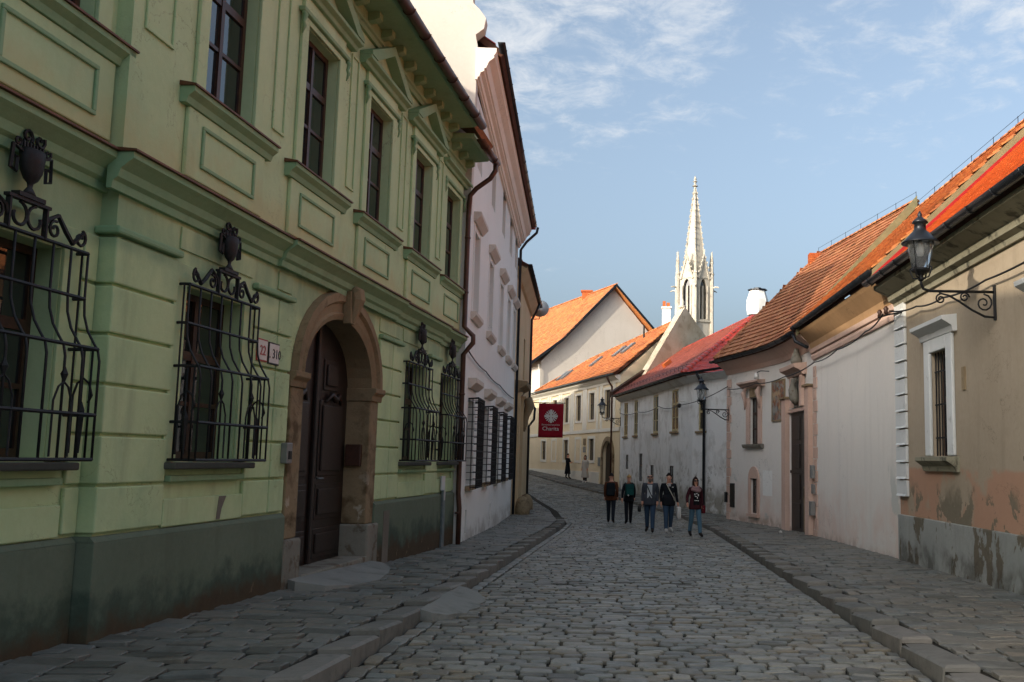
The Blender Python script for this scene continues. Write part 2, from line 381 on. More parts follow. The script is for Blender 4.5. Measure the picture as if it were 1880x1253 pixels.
def wall_face(mb, W, s0, s1, z0, z1, openings, off=0., depth=.28, mi=0, mr=None):
    """front of a wall with real openings; openings: (s0, s1, z0, z1[, rise]) ; rise>0 arches the top"""
    mr = mi if mr is None else mr
    ss = sorted({s0, s1} | {x for o in openings for x in o[:2] if s0 < x < s1} | {x for x in W.cum if s0 < x < s1})
    zs = sorted({z0, z1} | {z for o in openings for z in o[2:4] if z0 < z < z1})
    for a, b in zip(ss[:-1], ss[1:]):
        for c, d in zip(zs[:-1], zs[1:]):
            sm, zm = (a + b) / 2, (c + d) / 2
            if any(o[0] < sm < o[1] and o[2] < zm < o[3] for o in openings): continue
            mb.add([W.p(a, off, c), W.p(b, off, c), W.p(b, off, d), W.p(a, off, d)], [(0, 1, 2, 3)], mi)
    for o in openings:
        a, b, c, d = o[:4]; rise = o[4] if len(o) > 4 else 0
        def rv(p, q):
            mb.add([W.p(p[0], off, p[1]), W.p(q[0], off, q[1]), W.p(q[0], off - depth, q[1]), W.p(p[0], off - depth, p[1])], [(0, 1, 2, 3)], mr)
        if not rise:
            rv((a, c), (a, d)); rv((a, d), (b, d)); rv((b, d), (b, c)); rv((b, c), (a, c))
        else:
            N = 14; sp = d - rise; cx = (a + b) / 2; hw = (b - a) / 2
            arc = [(cx - hw * math.cos(math.pi * i / N), sp + rise * math.sin(math.pi * i / N)) for i in range(N + 1)]
            rv((a, c), (a, sp)); rv((b, sp), (b, c)); rv((b, c), (a, c))
            for p, q in zip(arc[:-1], arc[1:]):
                rv(p, q)
                mb.add([W.p(p[0], off, p[1]), W.p(q[0], off, q[1]), W.p(q[0], off, d), W.p(p[0], off, d)], [(0, 1, 2, 3)], mi)
    return mb

def window(parent, W, s0, s1, z0, z1, off, nx=2, zs=(.62,), mat='framewood', glass='glass', fr=.07, bar=.035, name='window'):
    """casement: outer frame and glazing bars as one mesh, every pane a child"""
    b = MB(); t = .05
    b.wbox(W, s0, s0 + fr, off - t, off, z0, z1); b.wbox(W, s1 - fr, s1, off - t, off, z0, z1)
    b.wbox(W, s0 + fr, s1 - fr, off - t, off, z0, z0 + fr); b.wbox(W, s0 + fr, s1 - fr, off - t, off, z1 - fr, z1)
    xs = [s0 + fr + (s1 - s0 - 2 * fr) * i / nx for i in range(nx + 1)]
    zz = [z0 + fr] + [z0 + (z1 - z0) * q for q in zs] + [z1 - fr]
    for x in xs[1:-1]: b.wbox(W, x - bar, x + bar, off - t, off + .012, z0 + fr, z1 - fr)
    for i, z in enumerate(zz[1:-1]):
        for x, y in zip(xs[:-1], xs[1:]): b.wbox(W, x + (bar if x > xs[0] else 0), y - (bar if y < xs[-1] else 0), off - t, off + .004, z - bar * (1.3 if i == len(zz) - 3 else .6), z + bar * (1.3 if i == len(zz) - 3 else .6))
    w = b.build(name, mat, parent)
    for i in range(nx):
        for c, d in zip(zz[:-1], zz[1:]):
            g = MB().wbox(W, xs[i], xs[i + 1], off - .035, off - .02, c, d); g.build('pane', glass if isinstance(glass, str) else random.choice(glass), w)
    return w

def spiral(cx, cz, r0, r1, a0, turns, n=14):
    return [(cx + (r0 + (r1 - r0) * i / n) * math.cos(a0 + turns * 2 * math.pi * i / n), 0, cz + (r0 + (r1 - r0) * i / n) * math.sin(a0 + turns * 2 * math.pi * i / n)) for i in range(n + 1)]

def text_mesh(body, size, name='lettering'):
    c = bpy.data.curves.new(name, 'FONT'); c.body = body; c.size = size; c.extrude = .002; c.align_x = 'CENTER'; c.resolution_u = 2
    o = bpy.data.objects.new(name, c); COL.objects.link(o)
    dg = bpy.context.evaluated_depsgraph_get(); me = bpy.data.meshes.new_from_object(o.evaluated_get(dg))
    bpy.data.objects.remove(o); bpy.data.curves.remove(c); return me

KY = [-400, 0, 9, 23, 30, 36, 45, 50, 60, 70, 90, 120, 900]; KZ = [0.3, 0, -.03, -.30, -.45, -.45, -.25, -.08, .18, .55, 1.3, 2.3, 3.0]
def zg(y): return float(np.interp(y, KY, KZ))
# ------------------------------------------------------------------ ground, road, pavements
def XL(y): return float(np.interp(y, [-50, 33, 38, 50, 70, 90], [-2.25, -2.25, -2.9, -5.4, -11.5, -18]))
def XR(y): return float(np.interp(y, [-50, 30.5, 37.4, 50.9, 71, 90], [2.4, 2.4, 1.73, -1.74, -7.7, -14.5]))
def WXL(y): return float(np.interp(y, [-50, 8.5, 21.1, 21.2, 35.5, 45.5, 52, 90], [-7.9, -4.7, -3.95, -3.85, -4.5, -5.05, -9, -30]))
def WXR(y): return float(np.interp(y, [-50, 18.6, 27, 30, 32.3, 35.2, 37.6, 39.4, 54, 74, 90], [5.4, 5.08, 4.85, 4.7, 4.2, 3.4, 3.1, 2.4, -.7, -7.4, -13]))
def in_frame(x, y, z=0):
    v = Vector((x, y, z - EYE)); d = v.dot(fw); return d > 1 and 0 <= PX + F_PX * v.dot(rx) / d <= 1880 and 626.5 - F_PX * v.dot(ux) / d <= 1262

ys = sorted(set([-400, -100, -30, -8] + [i * 1.0 for i in range(0, 120)] + [150, 300, 900]))
g = MB(); xs_ = [-900, -60, -12, 0, 12, 60, 900]
for a, b in zip(ys[:-1], ys[1:]):
    for c, d in zip(xs_[:-1], xs_[1:]):
        g.add([(c, a, zg(a) - .045), (d, a, zg(a) - .045), (d, b, zg(b) - .045), (c, b, zg(b) - .045)], [(0, 1, 2, 3)])
ground = struct('ground', g, 'dirt')

def strip(name, fa, fb, top, mat, y0, y1):
    m = MB(); yy = [y0 + i * .75 for i in range(int((y1 - y0) / .75) + 1)]
    for a, b in zip(yy[:-1], yy[1:]):
        p = [(fa(a), a, zg(a) + top), (fb(a), a, zg(a) + top), (fb(b), b, zg(b) + top), (fa(b), b, zg(b) + top)]
        q = [(x, y, z - .3) for x, y, z in p]
        m.add(q + p, [(4, 5, 6, 7), (0, 1, 5, 4), (2, 3, 7, 6), (1, 2, 6, 5), (3, 0, 4, 7)])
    return struct(name, m, mat)
road = strip('road', XL, XR, -.036, 'dirt', -6, 84)
pave_l = strip('pavement', lambda y: WXL(y) - .6, lambda y: XL(y) - .02, .092, 'dirt', -6, 84)
pave_r = strip('pavement', lambda y: XR(y) + .02, lambda y: WXR(y) + .8, .092, 'dirt', -6, 84)
tag(road, 'cobbled street of small worn grey setts between two kerbs', 'road', kind='structure')
tag(pave_l, 'stone paved footway running along the green house', 'pavement', kind='structure')
tag(pave_r, 'stone paved footway running along the tan and pink houses', 'pavement', kind='structure')

def stone_template(cut=.24, topin=.88, jig=.0):
    c = cut
    ring = np.array([(.5, -.5 + c), (.5, .5 - c), (.5 - c, .5), (-.5 + c, .5), (-.5, .5 - c), (-.5, -.5 + c), (-.5 + c, -.5), (.5 - c, -.5)])
    return ring
def stones_mesh(name, cx, cy, cz, w, d, rot, mat, h=.07, cut=.2, dome=.006, inset=.009):
    n = len(cx); ring = stone_template(cut)
    V = np.zeros((n, 25, 3)); ri = np.random.default_rng(3)
    ca, sa = np.cos(rot), np.sin(rot); tx = ri.normal(0, .018, n); ty = ri.normal(0, .018, n)
    for k_, (sc, z) in enumerate(((1.0, -h), (1.0, -inset * .8), (.84, 0.))):
        j = 1 + ri.normal(0, .028, (n, 8, 2))
        px_ = ring[None, :, 0] * w[:, None] * j[..., 0]; py_ = ring[None, :, 1] * d[:, None] * j[..., 1]
        if k_ == 2: px_ = np.sign(px_) * np.maximum(np.abs(px_) - inset, 0); py_ = np.sign(py_) * np.maximum(np.abs(py_) - inset, 0)
        V[:, k_ * 8:(k_ + 1) * 8, 0] = cx[:, None] + px_ * ca[:, None] - py_ * sa[:, None]
        V[:, k_ * 8:(k_ + 1) * 8, 1] = cy[:, None] + px_ * sa[:, None] + py_ * ca[:, None]
        V[:, k_ * 8:(k_ + 1) * 8, 2] = cz[:, None] + z + (px_ * tx[:, None] + py_ * ty[:, None] if k_ else 0)
    V[:, 24, 0] = cx; V[:, 24, 1] = cy; V[:, 24, 2] = cz + dome
    fs = []
    for k_ in range(2):
        for j in range(8): fs.append((k_ * 8 + j, k_ * 8 + (j + 1) % 8, (k_ + 1) * 8 + (j + 1) % 8, (k_ + 1) * 8 + j))
    tri = [(16 + j, 16 + (j + 1) % 8, 24) for j in range(8)]
    loops = []; 
    base = np.arange(n) * 25
    q = np.array(fs); t = np.array(tri)
    allq = (q[None] + base[:, None, None]).reshape(-1, 4); allt = (t[None] + base[:, None, None]).reshape(-1, 3)
    me = bpy.data.meshes.new(name); me.vertices.add(n * 25); me.vertices.foreach_set('co', V.reshape(-1))
    nl = allq.size + allt.size; me.loops.add(nl); me.loops.foreach_set('vertex_index', np.concatenate([allq.reshape(-1), allt.reshape(-1)]).astype(np.int32))
    np_ = len(allq) + len(allt); me.polygons.add(np_)
    st = np.concatenate([np.arange(len(allq)) * 4, len(allq) * 4 + np.arange(len(allt)) * 3]).astype(np.int32)
    me.polygons.foreach_set('loop_start', st); me.polygons.foreach_set('use_smooth', np.zeros(np_, dtype=bool))
    me.materials.append(M[mat]); me.update(calc_edges=True); me.validate(); return me

def lay(name, mass, parent, xa, xb, y0, y1, row, lo, hi, top, mat, joint=.016, cut=.2, dome=.006, keep=300, jx=None):
    """rows of stones across a strip; the nearest in view become single objects, the rest one mass"""
    S = []; y = y0; ri = np.random.default_rng(hash(name) % 1000 if False else len(name))
    while y < y1:
        rd = row * float(ri.uniform(.88, 1.12)) * (1 if y < 45 else 1.25)
        x = xa(y) + .005; e = xb(y) - .005; first = True
        ph = float(ri.uniform(0, 6)); amp = .03
        while x < e - .05:
            w = float(ri.uniform(lo, hi)) * (1 if y < 45 else 1.3)
            if first and e - x > .6: w *= float(ri.uniform(.5, 1.)); first = False
            if e - x - w < lo * .6: w = e - x
            yy = y + rd / 2 + amp * math.sin(x * 1.3 + ph)
            S.append((x + w / 2, yy, w - (jx or joint) * float(ri.uniform(.6, 1.5)), rd - joint * float(ri.uniform(.7, 1.4)), zg(yy) + top + float(ri.normal(0, .005)), float(ri.normal(0, .03))))
            x += w
        y += rd
    S = np.array(S); vis = np.array([in_frame(a[0], a[1], a[4]) for a in S])
    idx = np.where(vis)[0]; idx = idx[np.argsort(S[idx, 1])][:keep]
    mask = np.ones(len(S), bool); mask[idx] = False
    T = S[mask]; me = stones_mesh(mass, T[:, 0], T[:, 1], T[:, 4], T[:, 2], T[:, 3], T[:, 5], mat, cut=cut, dome=dome)
    o = link(mass, me, parent, recalc=False); o['kind'] = 'stuff'
    z1 = np.zeros(1); o1 = np.ones(1); var = []
    for q in range(7):
        rr = np.random.default_rng(40 + q)
        var.append(stones_mesh(name, z1, z1, z1, o1 * (lo + hi) / 2, o1 * row, z1 + rr.normal(0, .02), mat, cut=cut * rr.uniform(.8, 1.3), dome=dome))
    for i in idx:
        a = S[i]; o = bpy.data.objects.new(name, var[int(i) % 7]); COL.objects.link(o); o.parent = parent
        o.location = (a[0], a[1], a[4]); o.rotation_euler = (float(ri.normal(0, .012)), float(ri.normal(0, .012)), a[5] + (math.pi if i % 2 else 0))
        o.scale = (a[2] / ((lo + hi) / 2), a[3] / row, 1)
lay('cobblestone', 'cobblestones', road, lambda y: XL(y) + (.175 if y < 33 else .01), lambda y: XR(y) - .02, 3.2, 82, .130, .16, .30, 0., 'cobble', joint=.019, cut=.10, dome=.002, jx=.027)
lay('gutter_stone', 'gutter_stones', road, lambda y: XL(y) + .01, lambda y: XL(y) + .17, 3.2, 33, .25, .15, .17, -.004, 'cobble', cut=.12, dome=.003, keep=60)
lay('paving_stone', 'paving_stones', pave_l, lambda y: WXL(y) - .1, lambda y: XL(y) - .31, 3.2, 80, .21, .26, .52, .12, 'paving', joint=.022, cut=.05, dome=.0015, jx=.028)
lay('paving_stone', 'paving_stones', pave_r, lambda y: XR(y) + .31, lambda y: WXR(y) + .12, 3.2, 80, .21, .24, .50, .12, 'paving', joint=.022, cut=.05, dome=.0015, jx=.028)
kv = [stones_mesh('kerb_stone', np.zeros(1), np.zeros(1), np.zeros(1), np.ones(1) * .29, np.ones(1) * 1.1, np.zeros(1), 'kerb', h=.3, cut=.035, dome=.002, inset=.025) for _ in range(4)]
for side, fx, par, y1 in ((-1, XL, pave_l, 34), (1, XR, pave_r, 78)):
    y = 2.6; i = 0
    while y < y1:
        ln = random.uniform(.85, 1.35); x0, x1 = fx(y), fx(y + ln)
        if True:
            o = bpy.data.objects.new('kerb_stone', kv[i % 4]); COL.objects.link(o); o.parent = par
            o.location = ((x0 + x1) / 2 + side * .15, y + ln / 2, (zg(y) + zg(y + ln)) / 2 + .125 + random.uniform(-.006, .006))
            o.scale = (1, (ln - .02) / 1.1, 1); o.rotation_euler = (math.atan2(zg(y + ln) - zg(y), ln), 0, math.atan2(-(x1 - x0), ln))
        y += ln; i += 1
# concrete ramp let into the kerb, and the concrete apron in front of the arched door
def blob(name, pts, zt, label, cat, mat='concrete', edge=.02):
    c = Vector((sum(p[0] for p in pts) / len(pts), sum(p[1] for p in pts) / len(pts), 0)); n = len(pts); vs = []
    for p in pts: vs.append((p[0], p[1], zt(p) - .12))
    for p in pts: vs.append((p[0], p[1], zt(p)))
    for p in pts: vs.append((c.x + (p[0] - c.x) * .55, c.y + (p[1] - c.y) * .55, zt((c.x + (p[0] - c.x) * .55, c.y + (p[1] - c.y) * .55)) + .004))
    m = MB().add(vs, [(i, (i + 1) % n, n + (i + 1) % n, n + i) for i in range(n)] + [(n + i, n + (i + 1) % n, 2 * n + (i + 1) % n, 2 * n + i) for i in range(n)] + [tuple(range(2 * n, 3 * n))])
    return tag(m.build(name, mat, None, False), label, cat)
ramp_pts = [(-2.26, 10.75), (-2.12, 10.72), (-1.98, 10.85), (-1.92, 11.1), (-1.84, 11.25), (-1.86, 11.5), (-1.78, 11.8), (-1.83, 12.1), (-1.80, 12.4), (-1.9, 12.75), (-2.0, 13.0), (-2.16, 13.12), (-2.26, 13.1), (-2.27, 12.0)]
blob('kerb_ramp', ramp_pts, lambda p: zg(p[1]) + float(np.interp(p[0], [-2.27, -1.84], [.118, .014])), 'pale concrete ramp built against the kerb beside the cobbles', 'ramp')
ap = [(-4.5, 12.6), (-4.1, 12.25), (-3.75, 12.3), (-3.5, 12.8), (-3.42, 13.6), (-3.5, 14.4), (-3.62, 15.0), (-3.85, 15.5), (-4.4, 15.6), (-5.0, 15.2), (-5.0, 12.7)]
blob('door_apron', ap, lambda p: zg(p[1]) + float(np.interp(p[0], [-4.35, -3.4], [.26, .125])), 'sloping concrete apron in front of the arched wooden door', 'ramp')
# ------------------------------------------------------------------ the green house
GL = Wall((-4.55, 8.5), (-3.825, 21.0))
S_END = 12.62
gh = root('green_house', GL.p(0, 0, 0), 'two storey green plastered house with barred windows and arched door', 'house')
WIN_UP = [1.78, 4.27, 6.75, 9.28, 11.78]; WIN_LO = [1.78, 9.28, 11.78]
ZT = 8.3
def bay_off(s): return -.15 if s < -.06 else (-.06 if s > 11.0 else 0.)
up = [(c - .56, c + .56, 5.32, 7.16) for c in WIN_UP]
lo = [(c - .62, c + .62, 1.60, 3.30) for c in WIN_LO]
door_o = (4.02, 7.02, -.6, 3.80, 1.10)
lw = MB(); uw = MB()
for a, b in ((-.06, 11.0), (11.0, S_END)):
    sel = lambda L: [o for o in L if a < (o[0] + o[1]) / 2 < b]
    wall_face(lw, GL, a, b, -.8, 4.0, sel(lo) + ([door_o] if a < 5 < b else []), bay_off((a + b) / 2), .42)
    wall_face(uw, GL, a, b, 4.0, ZT, sel(up), bay_off((a + b) / 2), .30)
wall_face(lw, GL, -9, -.06, -.8, 4.0, [(-1.79, -.55, 1.60, 3.30), (-4.1, -2.86, 1.6, 3.3)], -.15, .42)
wall_face(uw, GL, -9, -.06, 4.0, ZT, [(-1.51, -.39, 5.32, 7.16), (-4.04, -2.92, 5.32, 7.16)], -.15, .30)
for z0, z1, mb in ((-.8, 4.0, lw), (4.0, ZT, uw)):   # returns between the bays
    mb.add([GL.p(-.06, -.15, z0), GL.p(-.06, 0, z0), GL.p(-.06, 0, z1), GL.p(-.06, -.15, z1)], [(0, 1, 2, 3)])
    mb.add([GL.p(11.0, -.06, z0), GL.p(11.0, 0, z0), GL.p(11.0, 0, z1), GL.p(11.0, -.06, z1)], [(0, 1, 2, 3)])
# blind sides and back so the house is closed
for q in ((-9, -9), (S_END, -9)):
    pass
lw.add([GL.p(-9, -.15, -.8), GL.p(-9, -9, -.8), GL.p(-9, -9, ZT), GL.p(-9, -.15, ZT)], [(0, 1, 2, 3)])
lw.add([GL.p(S_END, -.06, -.8), GL.p(S_END, -9, -.8), GL.p(S_END, -9, ZT), GL.p(S_END, -.06, ZT)], [(0, 1, 2, 3)])
lw.add([GL.p(-9, -9, -.8), GL.p(S_END, -9, -.8), GL.p(S_END, -9, ZT), GL.p(-9, -9, ZT)], [(0, 1, 2, 3)])
lower = lw.build('wall', 'green_low', gh); upper = uw.build('wall', 'green_up', gh)
def gbox(name, a, b, o0, o1, z0, z1, mat, parent=None, bevel=.008):
    q = bay_off((a + b) / 2); return MB().wbox(GL, a, b, q + o0, q + o1, z0, z1).build(name, mat, parent or gh, bevel=bevel)
for a, b in ((-9, -.065), (-.06, 3.74), (7.17, 10.995), (11.0, S_END)):
    e = .06 if a != -.06 else .06
    q = bay_off((a + b) / 2)
    MB().wbox(GL, a - (.075 if a == -.06 else 0), b - (.08 if a == -9 else 0), q + (.002 if a != -.06 else -.148), q + .075, -.8, .90).build('plinth', 'green_plinth', gh, bevel=.01)
    MB().profile(GL, a - (.075 if a == -.06 else 0), b - (.08 if a == -9 else 0), [(q + (.002 if a != -.06 else -.148), .901), (q + .075, .901), (q + .03, .945), (q + (.002 if a != -.06 else -.148), .945)]).build('plinth_moulding', 'green_plinth', gh)
# rusticated blocks
ZC = [.96, 1.37, 1.80, 2.23, 2.66, 3.09, 3.52]
piers = [(-.06, .96), (2.62, 3.72), (7.19, 8.42), (10.14, 11.0), (11.0, 11.06), (12.44, S_END)]
for a, b in piers:
    for z0, z1 in zip(ZC[:-1], ZC[1:]):
        segs = [(a, b)] if b - a < 1.05 else [(a, a + .66), (a + .68, b)]
        for x, y in segs:
            if y - x > .05: gbox('block', x + .004 - (.045 if a == -.06 else 0), y - .004, .002 if a != -.06 else -.147, .045, z0 + .014, z1 - .014, 'green_low', lower, .014)
    gbox('cap_moulding', a - (.085 if a == -.06 else 0), b, .002 if a != -.06 else -.147, .085, 3.53, 3.60, 'green_trim', None, .02)
for z0, z1 in zip(ZC[:-1], ZC[1:]): gbox('block', -.30, -.11, .002, .045, z0 + .014, z1 - .014, 'green_low', lower, .014)
for a, b in ((.965, 2.615), (8.43, 10.135), (11.07, 12.43), (-2.75, -.34)): gbox('apron_band', a, b, .002, .045, .955, 1.22, 'green_low', lower, .012)
for c in WIN_LO + [-1.17]:
    q = bay_off(c)
    gbox('window_sill', c - .86, c + .86, .002, .16, 1.50, 1.565, 'dark_sill', None, .015)
    gbox('sill_moulding', c - .78, c + .78, .002, .08, 1.38, 1.44, 'green_trim', None, .01)
    for x0, x1 in ((c - .86, c - .63), (c + .63, c + .86)): gbox('window_surround', x0, x1, .002, .03, 1.57, 3.46, 'green_low', None, .006)
    gbox('window_surround', c - .86, c + .86, .002, .032, 3.32, 3.50, 'green_low', None, .006)
    window(gh, GL, c - .62, c + .62, 1.6, 3.3, q - .20, 2, (.33, .62), 'darkwood', 'glass')
# string course with its copper flashing, stepping round the bays
SC = [(.002, 3.90), (.05, 3.90), (.06, 3.97), (.10, 4.0), (.12, 4.07), (.19, 4.13), (.23, 4.16), (.23, 4.215), (.002, 4.215)]
for a, b in ((-9, -.06), (-.06, 3.15), (3.15, 7.85), (7.85, 11.0), (11.0, S_END)):
    q = bay_off((a + b) / 2) + (.05 if 3 < a < 4 else 0); x0 = a if a < 0 else a
    MB().profile(GL, a + (.0 if a != -.06 else -.2), b, [(q + o, z) for o, z in SC]).build('string_course', 'green_trim', gh)
    MB().profile(GL, a + (.0 if a != -.06 else -.22), b, [(q - .0, 4.218), (q + .262, 4.218), (q + .262, 4.236), (q + .0, 4.262)]).build('ledge_flashing', 'copper', gh)
for a, b in ((1.0, 2.6), (3.3, 3.7), (7.2, 8.3), (8.5, 10.1)): gbox('frieze_panel', a, b, .002, .02, 3.64, 3.86, 'green_low', None, .006)
# upper windows: surround, sill, apron panel, hood and pediment
for c in WIN_UP + [-.95, -3.48]:
    q = bay_off(c)
    window(gh, GL, c - .56, c + .56, 5.32, 7.16, q - .13, 2, (.36, .66), 'framewood', 'glass')
    for x0, x1 in ((c - .76, c - .565), (c + .565, c + .76)): gbox('window_surround', x0, x1, .002, .045, 5.30, 7.245, 'green_up', None, .01)
    gbox('window_surround', c - .562, c + .562, .002, .045, 7.165, 7.245, 'green_up', None, .01)
    MB().profile(GL, c - .98, c + .98, [(q + .002, 5.06), (q + .07, 5.06), (q + .09, 5.12), (q + .15, 5.17), (q + .15, 5.22), (q + .002, 5.22)]).build('window_sill', 'green_trim', gh)
    MB().profile(GL, c - 1.0, c + 1.0, [(q + .002, 5.222), (q + .172, 5.222), (q + .172, 5.24), (q + .002, 5.27)]).build('sill_flashing', 'copper', gh)
    gbox('apron_panel', c - .86, c + .86, .002, .05, 4.36, 5.058, 'green_up', None, .012)
    fr_ = MB()
    for x0, x1, z0, z1 in ((c - .6, c + .6, 4.90, 4.94), (c - .6, c + .6, 4.50, 4.54), (c - .6, c - .56, 4.54, 4.90), (c + .56, c + .6, 4.54, 4.90)): fr_.wbox(GL, x0, x1, q + .052, q + .075, z0, z1)
    fr_.build('panel_moulding', 'green_trim', gh, bevel=.008)
    gbox('hood', c - .84, c + .84, .002, .09, 7.25, 7.31, 'green_trim', None, .012)
    gbox('hood_frieze', c - .74, c + .74, .002, .05, 7.312, 7.50, 'green_up', None, .004)
    for sx in (-1, 1):
        b_ = MB(); x0 = c + sx * .80
        b_.tube([GL.p(x0, q + .05, 7.25), GL.p(x0, q + .085, 7.20), GL.p(x0, q + .06, 7.12), GL.p(x0, q + .08, 7.06), GL.p(x0, q + .05, 6.96)], [.03, .035, .022, .026, .008], 6)
        b_.build('console', 'green_trim', gh, True)
    base = [(q + .002, 7.50), (q + .10, 7.50), (q + .12, 7.55), (q + .19, 7.58), (q + .19, 7.63), (q + .002, 7.63)]
    MB().profile(GL, c - 1.06, c + 1.06, base).build('pediment_cornice', 'green_trim', gh, bevel=.008)
    if c != WIN_UP[4]:
        gb = MB(); gb.prism([GL.p(c - .80, q + .002, 7.632), GL.p(c + .80, q + .002, 7.632), GL.p(c, q + .002, 8.02)], GL.p(c, q + .03, 0) - GL.p(c, q, 0)); gb.build('tympanum', 'green_low', gh)
        for sx in (-1, 1):
            rk = MB(); A = [(sx * 1.06, 7.632), (sx * 1.06, 7.69), (0, 8.19), (0, 8.04), (sx * .78, 7.632)]
            rk.prism([GL.p(c + x, q + .002, z) for x, z in A], GL.p(c, q + .20, 0) - GL.p(c, q, 0)); rk.build('raking_cornice', 'green_trim', gh)
for a, b in ((.12, .62), (2.86, 3.2), (5.36, 5.68), (7.86, 8.2), (10.36, 10.7)):   # sunk strips between the windows
    fr_ = MB(); q = bay_off((a + b) / 2)
    for x0, x1, z0, z1 in ((a, a + .035, 5.5, 7.5), (b - .035, b, 5.5, 7.5), (a + .035, b - .035, 5.5, 5.535), (a + .035, b - .035, 7.465, 7.5)): fr_.wbox(GL, x0, x1, q + .002, q + .025, z0, z1)
    fr_.build('strip_moulding', 'green_up', gh, bevel=.006)
# main cornice with modillions, gutter, roof
for a, b, dz in ((-9, -.06, 0), (-.06, 11.0, 0), (11.0, S_END, -.22)):
    q = bay_off((a + b) / 2)
    MB().profile(GL, a, b, [(q + .002, 8.02 + dz), (q + .05, 8.02 + dz), (q + .06, 8.09 + dz), (q + .09, 8.11 + dz), (q + .09, 8.30 + dz), (q + .54, 8.33 + dz), (q + .60, 8.37 + dz), (q + .60, 8.42 + dz), (q + .002, 8.45 + dz)]).build('main_cornice', 'green_trim', gh)
    x = a + .2 if a > -2 else -1.9
    while x < b - .15:
        md = MB(); z1 = 8.302 + dz
        md.prism([GL.p(x, q + .09, z1), GL.p(x, q + .27, z1 + .008), GL.p(x, q + .27, z1 - .09), GL.p(x, q + .20, z1 - .12), GL.p(x, q + .09, z1 - .14)], GL.p(x + .15, 0, 0) - GL.p(x, 0, 0))
        md.build('modillion', 'green_trim', gh, bevel=.006); x += .62
def gutter(mb, W, a, b, o, z, r=.075):
    st = [a] + [x for x in W.cum[1:-1] if a < x < b] + [b]; n = 9; vs = []; fs = []
    for x in st:
        for rr in (r, r - .012):
            for j in range(n): an = math.pi * j / (n - 1); vs.append(W.p(x, o - math.cos(an) * rr, z - math.sin(an) * rr))
    for i in range(len(st) - 1):
        for k_ in range(2):
            for j in range(n - 1): p0 = i * 2 * n + k_ * n + j; fs.append((p0, p0 + 1, p0 + 2 * n + 1, p0 + 2 * n))
    fs += [tuple(range(n)), tuple(range((len(st) - 1) * 2 * n, (len(st) - 1) * 2 * n + n))]
    mb.add(vs, fs); x = a + .4
    while x < b: mb.tube([W.p(x, o - r - .004, z + .01)] + [W.p(x, o - math.cos(math.pi * j / 6) * (r + .008), z - math.sin(math.pi * j / 6) * (r + .008)) for j in range(7)], .009, 4); x += .9
    return mb
gutter(MB(), GL, -9, 11.05, .69, 8.38, .09).build('gutter', 'gutter_brown', gh, True)
gutter(MB(), GL, 11.05, S_END + .1, .66, 8.10, .085).build('gutter', 'gutter_brown', gh, True)
dp = MB(); xs = S_END - .02
dp.tube([GL.p(xs, .66, 8.04), GL.p(xs, .66, 7.9), GL.p(xs, .55, 7.72), GL.p(xs, .25, 7.5), GL.p(xs, .12, 7.34), GL.p(xs, .10, 6.9), GL.p(xs, .10, 4.45), GL.p(xs, .30, 4.25), GL.p(xs, .30, 4.1), GL.p(xs, .10, 3.85), GL.p(xs, .10, .9), GL.p(xs, .13, .6), GL.p(xs, .13, -.15)], .055, 8)
for z in (6.4, 5.2, 3.0, 1.6, .5): dp.tube([GL.p(xs, .10, z - .02), GL.p(xs, .10, z + .02)], .066, 8)
dp.build('downpipe', 'gutter_brown', gh, True)
def roof_slab(name, poly, th, parent, mat='under'):
    n = (Vector(poly[1]) - Vector(poly[0])).cross(Vector(poly[2]) - Vector(poly[0])).normalized()
    if n.z < 0: n = -n
    return MB().prism([Vector(p) - n * th for p in poly], n * (th - .012)).build(name, mat, parent)
RG = GL.p(S_END, -4.95, 12.75); RG0 = GL.p(-2, -4.95, 12.2); RGn = GL.p(-9, -4.95, 12.1)  # unseen ridge, lowered at the near end to place its shadow across the street
E0, E1 = GL.p(-9, .62, 8.46), GL.p(S_END, .60, 8.46)
roof_slab('roof', [E0, E1, RG, RG0, RGn], .14, gh, 'tile_old'); roof_slab('roof', [GL.p(-9, -9.6, 8.1), GL.p(S_END, -9.6, 8.1), RG, RG0, RGn], .14, gh, 'tile_old')
MB().prism([GL.p(-9, -.15, 8.0), GL.p(-9, -9, 8.0), RGn], GL.p(1, 0, 0) - GL.p(.9, 0, 0)).build('gable', 'green_up', gh)
# arched stone door surround and the panelled door
sur = MB(); N = 18; cx = 5.52
def arch(hw, rise, i, sp=2.70): return cx - hw * math.cos(math.pi * i / N), sp + rise * math.sin(math.pi * i / N)
rings = [(1.33, .87, .04), (1.41, .95, .07), (1.44, .98, .04), (1.54, 1.09, .05), (1.58, 1.13, .10), (1.69, 1.25, .10), (1.70, 1.27, .003)]
for (h0, r_0, o0), (h1, r_1, o1) in zip(rings[:-1], rings[1:]):
    for i in range(N):
        a, b = arch(h0, r_0, i), arch(h0, r_0, i + 1); c, d = arch(h1, r_1, i + 1), arch(h1, r_1, i)
        sur.add([GL.p(a[0], o0, a[1]), GL.p(b[0], o0, b[1]), GL.p(c[0], o1, c[1]), GL.p(d[0], o1, d[1])], [(0, 1, 2, 3)])
for i in range(N):
    a, b = arch(1.33, .87, i), arch(1.33, .87, i + 1)
    sur.add([GL.p(a[0], .04, a[1]), GL.p(b[0], .04, b[1]), GL.p(b[0], -.42, b[1]), GL.p(a[0], -.42, a[1])], [(0, 1, 2, 3)])
sur.build('door_arch', 'stone_brown', gh)
